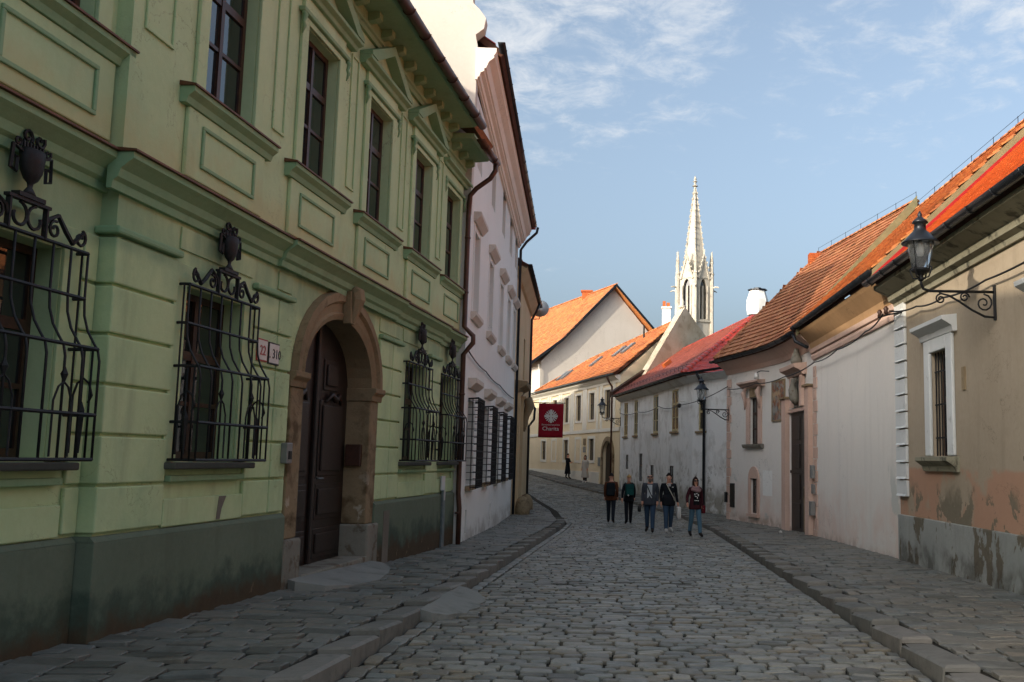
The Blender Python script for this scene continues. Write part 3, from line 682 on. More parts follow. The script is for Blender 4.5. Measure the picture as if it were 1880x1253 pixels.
for sx in (-1, 1):
    a, b = sorted((cx + sx * 1.33, cx + sx * 1.72))
    MB().wbox(GL, a, b, -.40, .04, .62, 2.50).build('door_jamb', 'stone_brown', gh, bevel=.02)
    a2, b2 = sorted((cx + sx * 1.29, cx + sx * 1.80)); MB().wbox(GL, a2, b2, -.40, .10, -.3, .62).build('jamb_base', 'stone_grey', gh, bevel=.03)
    a3, b3 = sorted((cx + sx * 1.31, cx + sx * 1.79)); MB().profile(GL, a3, b3, [(-.40, 2.50), (.06, 2.50), (.07, 2.58), (.12, 2.63), (.12, 2.70), (-.40, 2.70)]).build('jamb_capital', 'stone_brown', gh, bevel=.01)
ks = MB(); ks.prism([GL.p(cx - .09, .05, 3.52), GL.p(cx + .09, .05, 3.52), GL.p(cx + .15, .05, 3.98), GL.p(cx - .15, .05, 3.98)], GL.p(0, .12, 0) - GL.p(0, 0, 0))
ks.tube([GL.p(cx, .14, 4.0), GL.p(cx, .20, 3.96), GL.p(cx, .21, 3.87), GL.p(cx, .18, 3.7), GL.p(cx, .14, 3.55)], [.09, .12, .12, .08, .05], 8)
ks.build('keystone', 'stone_brown', gh, bevel=.01)
DO = -.34
dr = gh
for sx in (-1, 1):
    lf = MB(); a, b = sorted((cx + sx * .006, cx + sx * 1.33)); zz = [(a + (b - a) * i / 10) for i in range(11)]
    topz = lambda x: 2.70 + .87 * math.sqrt(max(0, 1 - ((x - cx) / 1.335) ** 2))
    pts = [GL.p(a, DO, .12), GL.p(b, DO, .12)] + [GL.p(x, DO, topz(x)) for x in zz[::-1]]
    lf.prism(pts, GL.p(0, -.06, 0) - GL.p(0, 0, 0)); leaf = lf.build('door', 'gatewood', dr)
    for z0, z1, ins in ((.2, .62, .14), (.74, 1.25, .16), (1.36, 2.45, .2), (2.6, 3.05, .3)):
        x0, x1 = a + ins, b - ins * (1 if z0 < 2.5 else 1.6)
        MB().wbox(GL, x0, x1, DO + .002, DO + .022, z0, z1).build('panel', 'gatewood', leaf, bevel=.012)
        MB().wbox(GL, x0 + .07, x1 - .07, DO + .023, DO + .05, z0 + .07, z1 - .07).build('raised_panel', 'gatewood', leaf, bevel=.02)
    cv = MB(); m_ = (a + b) / 2
    cv.tube([GL.p(m_ - .3, DO + .04, 2.42), GL.p(m_ - .15, DO + .06, 2.54), GL.p(m_, DO + .07, 2.47), GL.p(m_ + .15, DO + .06, 2.54), GL.p(m_ + .3, DO + .04, 2.42)], [.02, .04, .05, .04, .02], 6); cv.build('carving', 'gatewood', leaf, True)
st_ = MB().wbox(GL, cx - .05, cx + .05, DO + .002, DO + .06, .14, 3.5); st_.build('door_stile', 'gatewood', dr, bevel=.015)
MB().tube([GL.p(cx + .14, DO + .03, 1.33), GL.p(cx + .14, DO + .09, 1.33), GL.p(cx + .27, DO + .09, 1.33)], .012, 6).build('door_handle', 'zinc', leaf, True)
MB().wbox(GL, 4.25, 6.8, -.33, .12, -.1, .15).build('door_step', 'stone_grey', gh, bevel=.02)
MB().wbox(GL, 7.62, 7.92, .0755, .082, -.2, .78).build('repair_patch', 'patch_grey', gh)
MB().prism([GL.p(s, .0455, z) for s, z in ((2.02, .97), (2.10, .97), (2.13, 1.08), (2.22, 1.21), (2.06, 1.21), (2.04, 1.1))], GL.p(0, .004, 0) - GL.p(0, 0, 0)).build('bare_patch', 'patch_grey', gh)
# things fixed to the green wall
def plate(name, s0, s1, z0, z1, o, txt, border, fg, label):
    r_ = root(name, GL.p((s0 + s1) / 2, o, (z0 + z1) / 2), label, 'sign')
    MB().wbox(GL, s0, s1, o, o + .012, z0, z1).build('plate', border, r_, bevel=.004); MB().wbox(GL, s0 + .018, s1 - .018, o + .0125, o + .016, z0 + .018, z1 - .018).build('face', 'sign_white', r_)
    me = text_mesh(txt, (z1 - z0) * .62); me.materials.append(M[fg]); o2 = link('lettering', me, r_, recalc=False)
    m = GL.mat((s0 + s1) / 2, o + .019, (z0 + z1) / 2 - (z1 - z0) * .22) @ Matrix.Rotation(R(90), 4, 'X') ; me.transform(m)
plate('house_number', 2.72, 3.0, 2.72, 2.98, .048, '22', 'sign_red', 'sign_red', 'small enamel house number 22 with red border on green wall')
plate('house_number', 3.03, 3.33, 2.71, 2.97, .048, 'I. 310', 'black', 'black', 'small enamel number plate I. 310 with black border on green wall')
ic = root('intercom', GL.p(3.66, .05, 1.66), 'small grey metal intercom box beside the arched door', 'intercom')
MB().wbox(GL, 3.56, 3.72, .046, .13, 1.55, 1.80).build('box', 'grey_box', ic, bevel=.01); MB().wbox(GL, 3.60, 3.68, .131, .14, 1.6, 1.7).build('button_panel', 'black', ic)
mb_ = root('mailbox', GL.p(6.78, -.2, 1.68), 'small dark letter box on the stone door reveal', 'mailbox')
MB().hexa([GL.p(6.848, -.30, 1.5), GL.p(6.848, -.06, 1.5), GL.p(6.76, -.06, 1.5), GL.p(6.76, -.30, 1.5), GL.p(6.848, -.30, 1.83), GL.p(6.848, -.06, 1.83), GL.p(6.76, -.06, 1.83), GL.p(6.76, -.30, 1.83)]).build('box', 'framewood', mb_, bevel=.01)
cb_ = root('cable_cover', GL.p(11.6, -.06, .5), 'narrow pale grey metal cable cover on the green plinth', 'cable cover')
MB().wbox(GL, 11.5, 11.68, .016, .06, -.15, 1.0).build('cover', 'zinc', cb_, bevel=.006); MB().wbox(GL, 11.46, 11.74, .0, .03, 1.0, 1.28).build('collar', 'white_stone', cb_, bevel=.006); MB().wbox(GL, 11.55, 11.63, .061, .066, .8, 1.0).build('sticker', 'sign_white', cb_)

# ------------------------------------------------------------------ wrought iron window baskets
def make_grille(label):
    g = root('window_grille', (0, 0, 0), label, 'window grille', 'wrought iron baskets on the green house')
    hw = .78; prof = [(.10, 1.70), (.10, 1.32), (.11, 1.18), (.15, 1.05), (.21, .95), (.25, .89), (.27, .80), (.27, 0)]
    bar = MB().tube([(0, -o, z) for o, z in prof], .011, 5); bm_ = bar.mesh('bar', 'iron', True)
    for i in range(8):
        o = link('bar', bm_, g, local=True, recalc=(i == 0)); o.location = (-hw + 2 * hw * i / 7, 0, 0)
    side = MB().tube([(0, -.05, 0), (0, -.05, 1.70)], .010, 5).mesh('side_bar', 'iron', True)
    for x in (-hw, hw):
        for y in (0, -.09, -.16):
            o = link('side_bar', side, g, local=True, recalc=False); o.location = (x, y, 0); o.scale = (1, 1, 1 if y == 0 else .52)
    for z, o_ in ((1.70, .10), (1.32, .10), (.90, .25), (.36, .27), (.0, .27)):
        lpart('rail', MB().tube([(-hw, .0, z), (-hw, -o_, z), (hw, -o_, z), (hw, .0, z)], .016, 5), 'iron', g)
    # lyre figures low on the sides and on the front
    for x, y in ((-hw, None), (hw, None), (-.34, 1), (.34, 1)):
        t_ = MB()
        if y is None:
            pts = [(x, -.07, .05), (x, -.07, .52), (x, -.10, .62), (x, -.15, .66), (x, -.20, .62), (x, -.23, .52), (x, -.20, .46)]
            t_.tube(pts, .010, 5); t_.tube([(x, -.15, .05), (x, -.15, .40), (x, -.15, .47)], [.010, .03, .004], 5)
        else:
            t_.tube([(x - .11, -.275, .02), (x - .11, -.275, .45), (x - .06, -.275, .56), (x, -.275, .60), (x + .06, -.275, .56), (x + .11, -.275, .45), (x + .11, -.275, .02)], .009, 5)
            t_.tube([(x, -.275, .60), (x, -.275, .66), (x, -.275, .72)], [.01, .03, .004], 5)
        lpart('lyre', t_, 'iron', g)
    for sx in (-1, 1):   # S scrolls of the crest
        for pts, r_ in (([(q[0], -.10, q[2]) for q in spiral(sx * .66, 1.80, .02, .075, 0 if sx > 0 else math.pi, sx * 1.2)], .014),
                        ([(sx * .70, -.10, 1.86), (sx * .56, -.10, 1.74), (sx * .46, -.10, 1.82), (sx * .36, -.10, 1.92), (sx * .24, -.10, 1.86), (sx * .20, -.10, 1.76)], [.018, .022, .022, .02, .018, .012]),
                        ([(q[0], -.10, q[2]) for q in spiral(sx * .33, 1.80, .02, .075, 0 if sx < 0 else math.pi, -sx * 1.3)], .013),
                        ([(q[0], -.10, q[2]) for q in spiral(sx * .09, 1.82, .10, .06, math.pi / 2, sx * .8)], .014)):
            lpart('scroll', MB().tube(pts, r_, 5), 'iron', g)
        t_ = MB(); t_.tube([(sx * .10, -.10, 2.30), (sx * .22, -.10, 2.33), (sx * .23, -.10, 2.15), (sx * .17, -.10, 2.13), (sx * .165, -.10, 2.24), (sx * .20, -.10, 2.24)], .017, 4); lpart('urn_handle', t_, 'iron', g)
    lpart('pedestal', MB().box(-.24, .24, -.125, -.075, 1.93, 1.955).box(-.15, .15, -.135, -.065, 1.956, 1.99).box(-.22, -.20, -.12, -.08, 1.70, 1.929).box(.20, .22, -.12, -.08, 1.70, 1.929), 'iron', g)
    lpart('urn', MB().lathe((0, -.10, 1.99), [(.07, 0), (.05, .03), (.025, .06), (.03, .09), (.07, .12), (.105, .18), (.12, .26), (.125, .34), (.11, .35)], 12, 0, .55), 'iron', g, True)
    t_ = MB()
    for i in range(-3, 4): t_.tube([(i * .033, -.10, 2.30), (i * .036, -.10, 2.37 + .012 * (i % 2)), (i * .038, -.10, 2.40)], [.012, .012, .002], 4)
    for sx in (-1, 1):
        sp_ = spiral(sx * .07, 2.43, .015, .06, 0, sx * 1.1, 10); t_.tube([(p[0], -.10, p[2]) for p in sp_], .014, 5)
        sp_ = spiral(sx * .17, 2.36, .01, .04, 0, sx * 1.1, 8); t_.tube([(p[0], -.10, p[2]) for p in sp_], .012, 5)
    lpart('flame', t_, 'iron', g)
    return g
gp = make_grille('black wrought iron basket grille with urn on the recessed bay by the street corner')
gp.matrix_world = GL.mat(-1.17, -.15 + .03, 1.59)
for s_, lb in ((1.78, 'black wrought iron basket grille with urn beside the house number plates'), (9.28, 'black wrought iron basket grille with urn just beyond the arched door'), (11.78, 'black wrought iron basket grille with urn next to the brown downpipe')):
    copy_tree(gp, GL.mat(s_, bay_off(s_) + .03, 1.59), lb)
# ------------------------------------------------------------------ roofs
def tile_box(T, L, th=.02, lift=.028):
    m = MB(); m.hexa([(-T / 2, 0, lift - th), (T / 2, 0, lift - th), (T / 2, L, .004 - th), (-T / 2, L, .004 - th), (-T / 2, 0, lift), (T / 2, 0, lift), (T / 2, L, .004), (-T / 2, L, .004)])
    return m
def inside(p, poly):
    c = False; n = len(poly)
    for i in range(n):
        a, b = poly[i], poly[(i + 1) % n]
        if (a[1] > p[1]) != (b[1] > p[1]) and p[0] < (b[0] - a[0]) * (p[1] - a[1]) / (b[1] - a[1]) + a[0]: c = not c
    return c
def onplane(a, b, c, p):
    a, b, c, p = (Vector(q) for q in (a, b, c, p)); n = (b - a).cross(c - a); return Vector((p.x, p.y, a.z - ((p.x - a.x) * n.x + (p.y - a.y) * n.y) / n.z))
def tiled(parent, poly, tw, ex, mat, keep=0, slab=True, lift=.028, th=.02):
    """poly: eave start, eave end, then up round the roof plane; rows of overlapping tiles on a real slab"""
    P_ = [Vector(p) for p in poly]; P_ = P_[:3] + [onplane(P_[0], P_[1], P_[2], q) for q in P_[3:]]; u = (P_[1] - P_[0]).normalized(); n = u.cross(P_[2] - P_[0]).normalized()
    if n.z < 0: n = -n
    v = n.cross(u); v = -v if v.z < 0 else v
    q2 = [((p - P_[0]).dot(u), (p - P_[0]).dot(v)) for p in P_]
    rf = roof_slab('roof', P_, .16, parent) if slab else parent
    um, uM = min(p[0] for p in q2), max(p[0] for p in q2); vM = max(p[1] for p in q2)
    L = ex * 1.45; sp = []
    r_ = 0; vv = .0
    while vv < vM:
        x = um + (tw / 2 if r_ % 2 else 0)
        while x < uM:
            if inside((x, vv + ex * .5), q2): sp.append((x, vv))
            x += tw
        vv += ex; r_ += 1
    def M4(x, y): o = P_[0] + u * x + v * y + n * random.uniform(0, .006); return Matrix(((u.x, v.x, n.x, o.x), (u.y, v.y, n.y, o.y), (u.z, v.z, n.z, o.z), (0, 0, 0, 1)))
    tb = tile_box(tw - .008, L, th, lift)
    if keep:
        fr_ = [s for s in sp if (lambda w: in_frame(w.x, w.y, w.z))(P_[0] + u * s[0] + v * s[1])]
        fr_.sort(key=lambda s: (P_[0] + u * s[0] + v * s[1]).length); single = set(fr_[:keep]); me = tb.mesh('roof_tile', mat); fix_normals(me)
        for s in fr_[:keep]:
            o = bpy.data.objects.new('roof_tile', me); COL.objects.link(o); o.parent = rf; o.matrix_world = M4(*s); 
        sp = [s for s in sp if s not in single]
    if sp:
        m = MB()
        for s in sp:
            T = M4(*s); j = random.uniform(-.004, .004); m.add([T @ Vector((a + j, b, c)) for a, b, c in tb.v], tb.f)
        o = m.build('roof_tiles', mat, rf); o['kind'] = 'stuff'
    return rf
def ridge_tiles(parent, a, b, mat, r=.11, ln=.38, name='ridge_tile', keep=True):
    a, b = Vector(a), Vector(b); d = (b - a); n = max(1, int(d.length / ln)); d.normalize(); sd = d.cross(Vector((0, 0, 1))).normalized(); upv = sd.cross(d)
    N = 6; vs = []; 
    for k_, (y, rr) in enumerate(((0, r * 1.08), (ln * 1.06, r * .95))):
        for j in range(N + 1): an = math.pi * j / N; vs.append((math.cos(an) * rr, y, math.sin(an) * rr * .75 - .03))
    fs = [(j, j + 1, N + 2 + j, N + 1 + j) for j in range(N)] + [tuple(range(N + 1))[::-1], tuple(range(N + 1, 2 * N + 2))]
    me = MB().add(vs, fs).mesh(name, mat, True); fix_normals(me)
    for i in range(n):
        o = bpy.data.objects.new(name, me); COL.objects.link(o); o.parent = parent; p = a + d * (i * (b - a).length / n)
        o.matrix_world = Matrix(((sd.x, d.x, upv.x, p.x), (sd.y, d.y, upv.y, p.y), (sd.z, d.z, upv.z, p.z), (0, 0, 0, 1)))
def shell(mb, W, s0, s1, depth, z0, z1, sides=(1, 1, 1), mi=0):
    a, b, c, d = W.p(s0, 0, 0), W.p(s1, 0, 0), W.p(s1, -depth, 0), W.p(s0, -depth, 0)
    for on, p, q in ((sides[0], a, d), (sides[1], b, c), (sides[2], d, c)):
        if on: mb.add([(p.x, p.y, z0), (q.x, q.y, z0), (q.x, q.y, z1), (p.x, p.y, z1)], [(0, 1, 2, 3)], mi)
    return mb
def pipe(parent, pts, r=.05, mat='dark_metal', name='downpipe', clips=()):
    m = MB().tube(pts, r, 8)
    for c in clips: m.tube([(c[0], c[1], c[2] - .02), (c[0], c[1], c[2] + .02)], r * 1.25, 8)
    return m.build(name, mat, parent, True)

# ------------------------------------------------------------------ tall white house on the same side
WLW = Wall((-3.71, 21.2), (-4.40, 35.5)); n_ = WLW.L
wh = root('white_house', WLW.p(0, 0, -.3), 'tall three storey white house with dark barred ground floor windows', 'house')
cs = [1.5, 4.95, 8.2, 11.0, 13.4]
ops = [(c - .55, c + .55, 5.0, 6.85) for c in cs] + [(c - .5, c + .5, 8.35, 9.72) for c in cs] + [(c - .6, c + .6, 1.05, 2.95) for c in cs[:4]] + [(1.0, 1.3, -.02, .5), (6.6, 6.9, -.05, .4)]
w_ = MB(); wall_face(w_, WLW, 0, n_, -1, 9.9, ops, 0, .26); shell(w_, WLW, 0, n_, 11, -1, 9.9); w_.build('wall', 'white_wall', wh)
for c in cs:
    window(wh, WLW, c - .55, c + .55, 5.0, 6.85, -.14, 2, (.62,), 'white_trim', 'glass_dim'); window(wh, WLW, c - .5, c + .5, 8.35, 9.72, -.14, 2, (.55,), 'white_trim', 'glass_dim')
    MB().profile(WLW, c - .78, c + .78, [(.002, 4.74), (.05, 4.74), (.13, 4.84), (.13, 4.92), (.002, 4.92)]).build('window_sill', 'white_trim', wh)
    MB().profile(WLW, c - .8, c + .8, [(.002, 6.98), (.05, 6.98), (.17, 7.12), (.17, 7.2), (.002, 7.2)]).build('window_hood', 'white_trim', wh)
    for x0, x1 in ((c - .68, c - .555), (c + .555, c + .68)): MB().wbox(WLW, x0, x1, .002, .02, 4.93, 6.96).build('window_surround', 'white_wall', wh)
for c in cs[:4]:
    window(wh, WLW, c - .6, c + .6, 1.05, 2.95, -.2, 2, (.5,), 'white_trim', 'glass_grey')
    MB().profile(WLW, c - .8, c + .8, [(.002, 3.2), (.06, 3.2), (.19, 3.32), (.19, 3.42), (.002, 3.42)]).build('window_hood', 'white_trim', wh)
    MB().wbox(WLW, c - .72, c + .72, .002, .1, .93, 1.03).build('window_sill', 'stone_brown', wh, bevel=.01)
for a in (1.0, 6.6): MB().wbox(WLW, a, a + .3, -.2, -.18, -.05, .5).build('vent_cover', 'grey_box', wh)
MB().profile(WLW, -.05, n_, [(.002, 9.3), (.06, 9.3), (.06, 9.36), (.1, 9.37), (.12, 9.46), (.2, 9.5), (.2, 9.56), (.24, 9.57), (.30, 9.72), (.42, 9.82), (.40, 9.87), (.42, 9.88), (.46, 9.95), (.46, 10.04), (.002, 10.04)]).build('eaves_cornice', 'peach_trim', wh)
gutter(MB(), WLW, -.1, n_ + .05, .57, 10.16, .085).build('gutter', 'dark_metal', wh, True)
# roof and the firewall gable with its scrolled shoulder
rdg = lambda s: WLW.p(min(s, 8.5), -5.5, 14.6)  # unseen ridge cut short to a hip, shaped for shade on roofs opposite
tiled(wh, [WLW.p(.3, .62, 10.12), WLW.p(n_, .62, 10.12), rdg(n_), rdg(.3)], .3, .3, 'tile_red'); roof_slab('roof', [WLW.p(.3, -11.6, 10.1), WLW.p(n_, -11.6, 10.1), rdg(n_), rdg(.3)], .16, wh, 'tile_red'); roof_slab('roof', [WLW.p(n_, .62, 10.1), WLW.p(n_, -11.6, 10.1), rdg(n_)], .16, wh, 'tile_red')
gp_ = [(.03, 9.3), (.03, 10.1), (-.02, 10.35), (.16, 10.5), (.2, 10.75), (.05, 10.95), (-.1, 11.1), (-.12, 11.9), (.1, 12.1), (.1, 12.35), (-.3, 12.6), (-5.5, 15.6), (-11.2, 12.4), (-11.2, 7)]
MB().prism([WLW.p(-.02, o - .0, z) for o, z in gp_] + [WLW.p(-.02, 0, 7)], WLW.p(.32, 0, 0) - WLW.p(-.02, 0, 0)).build('gable_wall', 'gable_white', wh)
pipe(wh, [WLW.p(n_ - .15, .7, 10.05), WLW.p(n_ - .15, .66, 9.85), WLW.p(n_ - .15, .3, 9.5), WLW.p(n_ - .15, .1, 9.2), WLW.p(n_ - .15, .1, -.3)], .05, 'dark_metal')
for o in [c for c in wh.children_recursive if c.name.split('.')[0] in ('eaves_cornice', 'gutter', 'roof', 'roof_tiles', 'gable_wall')]:   # the eaves fall slightly towards the bend
    for v in o.data.vertices: v.co.z += .72 * max(0., 1 - (v.co.y - 21.2) / 14.3) if v.co.z > 8 else 0.
def make_box_grille(label):
    g = root('window_grille', (0, 0, 0), label, 'window grille', 'dark box grilles on the white house')
    hw, d_, h = .66, .22, 1.98
    rod = MB().tube([(-hw, 0, 0), (-hw, -d_, 0), (hw, -d_, 0), (hw, 0, 0)], .009, 5).mesh('rod', 'iron'); fix_normals(rod)
    for i in range(13): link('rod', rod, g, local=True, recalc=False).location = (0, 0, .03 + i * (h - .06) / 12)
    up_ = MB().tube([(0, 0, 0), (0, 0, h)], .011, 5).mesh('bar', 'iron'); fix_normals(up_)
    for i in range(12): link('bar', up_, g, local=True, recalc=False).location = (-hw + 2 * hw * i / 11, -d_, 0)
    for x in (-hw, hw): link('bar', up_, g, local=True, recalc=False).location = (x, -.10, 0)
    cm = MB().tube([(q[0], -d_ - .012, q[2]) for q in spiral(0, 0, .015, .085, 0, 1.5, 10)], .009, 4).mesh('scroll', 'iron'); fix_normals(cm)
    for x in (-.5, -.17, .17, .5):
        for i in range(9): o = link('scroll', cm, g, local=True, recalc=False); o.location = (x, 0, .12 + i * .215); o.rotation_euler = (0, i * 1.1, 0)
    lpart('top_rail', MB().tube([(-hw, 0, h), (-hw, -d_, h + .02), (hw, -d_, h + .02), (hw, 0, h)], .022, 5), 'iron', g)
    return g
bg_ = make_box_grille('dark box grille of the white house nearest the brown downpipe'); bg_.matrix_world = WLW.mat(cs[0], 0.01, .98)
for c, lb in zip(cs[1:4], ('dark box grille of the white house, second from the brown downpipe', 'dark box grille of the white house, third from the brown downpipe', 'dark box grille of the white house beside the stone portal')): copy_tree(bg_, WLW.mat(c, .01, .98), lb)

# ------------------------------------------------------------------ beige house with stone portal at the bend
BW = Wall((-4.40, 35.52), (-4.95, 45.5), (-6.6, 47.6), (-17.5, 76.0)); bz = 8.6  # last stretch is an unseen wing, added to shade the yellow house
bh = root('beige_house', BW.p(1, 0, -.4), 'beige house with red roof and stone portal at the bend', 'house')
w_ = MB(); wall_face(w_, BW, 0, BW.L, -1, bz, [(.9, 2.7, -.9, 3.1, .9), (5.0, 6.0, 4.9, 6.6), (5.0, 6.0, 1.2, 2.8)], 0, .3); shell(w_, BW, 0, BW.L, 4, -1, bz, (0, 1, 0)); w_.build('wall', 'beige_wall', bh)
window(bh, BW, 5, 6, 4.9, 6.6, -.2); window(bh, BW, 5, 6, 1.2, 2.8, -.2)
MB().wbox(BW, .9, 2.7, -.3, -.24, -.9, 3.1).build('door', 'gatewood', bh)
MB().profile(BW, .3, 3.2, [(.002, 4.05), (.1, 4.05), (.2, 4.2), (.42, 4.32), (.45, 4.45), (.002, 4.5)]).build('portal_cornice', 'stone_brown', bh)
for x in (.45, 2.75): MB().profile(BW, x, x + .32, [(.002, -.9), (.2, -.9), (.2, 3.9), (.28, 4.0), (.28, 4.05), (.002, 4.05)]).build('portal_pilaster', 'beige_wall', bh)
c_ = MB().tube([BW.p(2.95, .34, 4.0), BW.p(2.95, .42, 3.7), BW.p(2.95, .3, 3.3), BW.p(2.95, .26, 3.0), BW.p(2.95, .22, 2.7)], [.16, .2, .12, .1, .05], 8); c_.build('carved_bracket', 'stone_brown', bh, True)
for x in (.55, 2.95): MB().lathe(BW.p(x, .38, -.5), [(.26, 0), (.28, .35), (.25, .6), (.15, .76), (.02, .82)], 12).build('guard_stone', 'stone_brown', bh, True)
MB().profile(BW, 0, BW.L, [(.002, 8.2), (.1, 8.25), (.35, 8.55), (.35, 8.65), (.002, 8.65)]).build('eaves_cornice', 'beige_wall', bh)
gutter(MB(), BW, 0, BW.L, .44, 8.72, .08).build('gutter', 'dark_metal', bh, True)
kk = Vector((-10.2, 45.6, 12.0))
tiled(bh, [BW.p(0, .4, 8.7), BW.p(BW.cum[1], .4, 8.7), kk, BW.p(0, -5.2, 11.6)], .3, .3, 'tile_red')
tiled(bh, [BW.p(BW.cum[1], .4, 8.7), BW.p(BW.cum[2], .4, 8.7), kk], .3, .3, 'tile_red')
tiled(bh, [BW.p(BW.cum[2], .4, 8.7), BW.p(BW.L, .4, 8.7), BW.p(BW.L, -5.2, 9.6), kk], .3, .3, 'tile_red')  # roof of the added wing, its height set for the shade it casts
roof_slab('roof', [BW.p(0, -10.5, 8.7), BW.p(0, -5.2, 11.6), kk, Vector((-15.5, 45.6, 8.7))], .16, bh, 'tile_red'); roof_slab('roof', [Vector((-15.5, 45.6, 8.7)), kk, BW.p(BW.L, -5.2, 9.6), BW.p(BW.L, -10.5, 8.7)], .16, bh, 'tile_red')
pipe(bh, [BW.p(8.8, .44, 8.65), BW.p(8.8, .3, 8.3), BW.p(8.8, .1, 7.9), BW.p(8.8, .1, 4.2), BW.p(8.8, .35, 3.9), BW.p(8.8, .32, 3.4), BW.p(8.8, .1, 3.1), BW.p(8.8, .1, -.4)], .055)

# ------------------------------------------------------------------ tan house (right, nearest)
TW = Wall((4.96, 18.67), (5.16, 4.6)); tl = TW.L
th_ = root('tan_house', TW.p(2, 0, 0), 'tan plastered house with peeling grey plinth and white framed barred window', 'house')
w_ = MB(); wall_face(w_, TW, 0, tl, -1, 4.8, [(2.05, 2.9, 1.80, 3.52), (6.65, 7.5, 1.80, 3.52)], 0, .25); shell(w_, TW, 0, tl, 7.5, -1, 4.8); w_.build('wall', 'tan_wall', th_)
MB().wbox(TW, .02, tl, .002, .06, -1, .74, z1b=.80).build('plinth', 'tan_plinth', th_, bevel=.015)
zq = 1.08; i = 0
while zq < 4.66:
    MB().wbox(TW, -.06, .60 if i % 1 == 0 else .5, .002, .055, zq, zq + .285).build('quoin_block', 'white_stone', th_, bevel=.012)
    MB().profile(TW, .0, .56, [(.056, zq + .0), (.085, zq + .0), (.056, zq + .04)]).build('quoin_edge', 'white_stone', th_); zq += .31; i += 1
for c in (2.47, 7.07):
    for x0, x1 in ((c - .72, c - .425), (c + .425, c + .72)): MB().wbox(TW, x0, x1, .002, .06, 1.80, 3.75).build('window_surround', 'white_stone', th_, bevel=.02)
    MB().wbox(TW, c - .425, c + .425, .002, .06, 3.525, 3.75).build('window_surround', 'white_stone', th_, bevel=.015)
    MB().profile(TW, c - .86, c + .86, [(.002, 3.752), (.07, 3.752), (.09, 3.84), (.24, 3.93), (.25, 3.99), (.002, 4.02)]).build('window_hood', 'white_stone', th_)
    MB().profile(TW, c - .84, c + .84, [(.002, 1.55), (.06, 1.55), (.09, 1.64), (.2, 1.72), (.2, 1.78), (.002, 1.795)]).build('window_sill', 'tan_cornice', th_)
    window(th_, TW, c - .425, c + .425, 1.8, 3.52, -.17, 2, (.55,), 'framewood', 'glass')
    vb = MB().tube([TW.p(c, -.04, 1.8), TW.p(c, -.04, 3.52)], .012, 5)
    for i in range(6): MB().tube([TW.p(c - .36 + i * .144, -.04, 1.8), TW.p(c - .36 + i * .144, -.04, 3.52)], .012, 5).build('grille_bar', 'iron', th_)
    for z in (2.1, 2.65, 3.2): MB().wbox(TW, c - .424, c + .424, -.055, -.035, z - .012, z + .012).build('grille_rail', 'iron', th_)
MB().profile(TW, -.05, tl, [(.002, 4.62), (.05, 4.62), (.07, 4.70), (.16, 4.74), (.18, 4.84), (.36, 4.92), (.44, 4.96), (.44, 5.03), (.002, 5.06)]).build('eaves_cornice', 'tan_cornice', th_)
gutter(MB(), TW, -.15, tl, .56, 5.12, .085).build('gutter', 'dark_metal', th_, True)
CE = lambda s: TW.p(s, .5, 5.12); CR = lambda s: TW.p(s, -3.4, 8.75)
rc = tiled(th_, [CE(.12), CE(tl), CR(tl), CR(.12)], .19, .18, 'tile_bright', 300, True, .04, .025)
roof_slab('roof', [TW.p(.12, -7.9, 5.1), TW.p(tl, -7.9, 5.1), CR(tl), CR(.12)], .16, th_, 'tile_orange')
MB().prism([CE(.0) + Vector((0, 0, -.1)), CR(.0) + Vector((0, 0, -.1)), CR(.0) + Vector((0, 0, .30)), CE(.0) + Vector((0, 0, .22))], TW.p(.1, 0, 0) - TW.p(0, 0, 0)).build('verge_flashing', 'olive_sheet', rc)
MB().prism([CE(.1) + Vector((0, 0, .03)), CR(.1) + Vector((0, 0, .03)), CR(.1) + Vector((0, 0, .12)), CE(.1) + Vector((0, 0, .12))], TW.p(.05, 0, 0) - TW.p(0, 0, 0)).build('verge_strip', 'sign_red', rc)
MB().wbox(TW, 3.55, 3.68, .002, .03, 2.8, 3.15).build('old_plate', 'stone_brown', th_)

# ------------------------------------------------------------------ pink house with gate and fresco
PKW = Wall((3.24, 35.2), (3.55, 34.1), (3.95, 32.75), (4.30, 31.4), (4.55, 30.1), (4.70, 28.4), (4.80, 26.2), (4.98, 18.70)); pl = PKW.L
ph_ = root('pink_house', PKW.p(3, 0, -.4), 'pale pink house with tall dark gate, fresco and curving wall', 'house')
print('PK', [round(x, 2) for x in PKW.cum])
GA, GB = 5.75, 8.15
w_ = MB(); wall_face(w_, PKW, 0, pl, -1, 5.05, [(2.15, 2.85, 2.25, 3.78), (2.2, 2.75, -.02, 1.12), (GA, GB, -.9, 3.12)], 0, .3)
a, b = PKW.p(0, 0, 0), Vector((7.6, 38.2, 0)); w_.add([(a.x, a.y, -1), (b.x, b.y, -1), (b.x, b.y, 5.05), (a.x, a.y, 5.05)], [(0, 1, 2, 3)])
w_.build('wall', 'pink_wall', ph_)
window(ph_, PKW, 2.15, 2.85, 2.25, 3.78, -.07, 1, (.33, .66), 'darkwood', 'glass', .05)
for x0, x1 in ((1.85, 2.145), (2.855, 3.15)): MB().wbox(PKW, x0, x1, .002, .06, 2.25, 3.8).build('window_surround', 'pink_trim', ph_, bevel=.02)
MB().wbox(PKW, 2.15, 2.85, .002, .07, 3.785, 4.1).build('carved_panel', 'stone_brown', ph_, bevel=.03)
MB().profile(PKW, 1.6, 3.4, [(.002, 4.12), (.1, 4.12), (.22, 4.22), (.3, 4.26), (.3, 4.32), (.002, 4.34)]).build('window_hood', 'pink_trim', ph_)
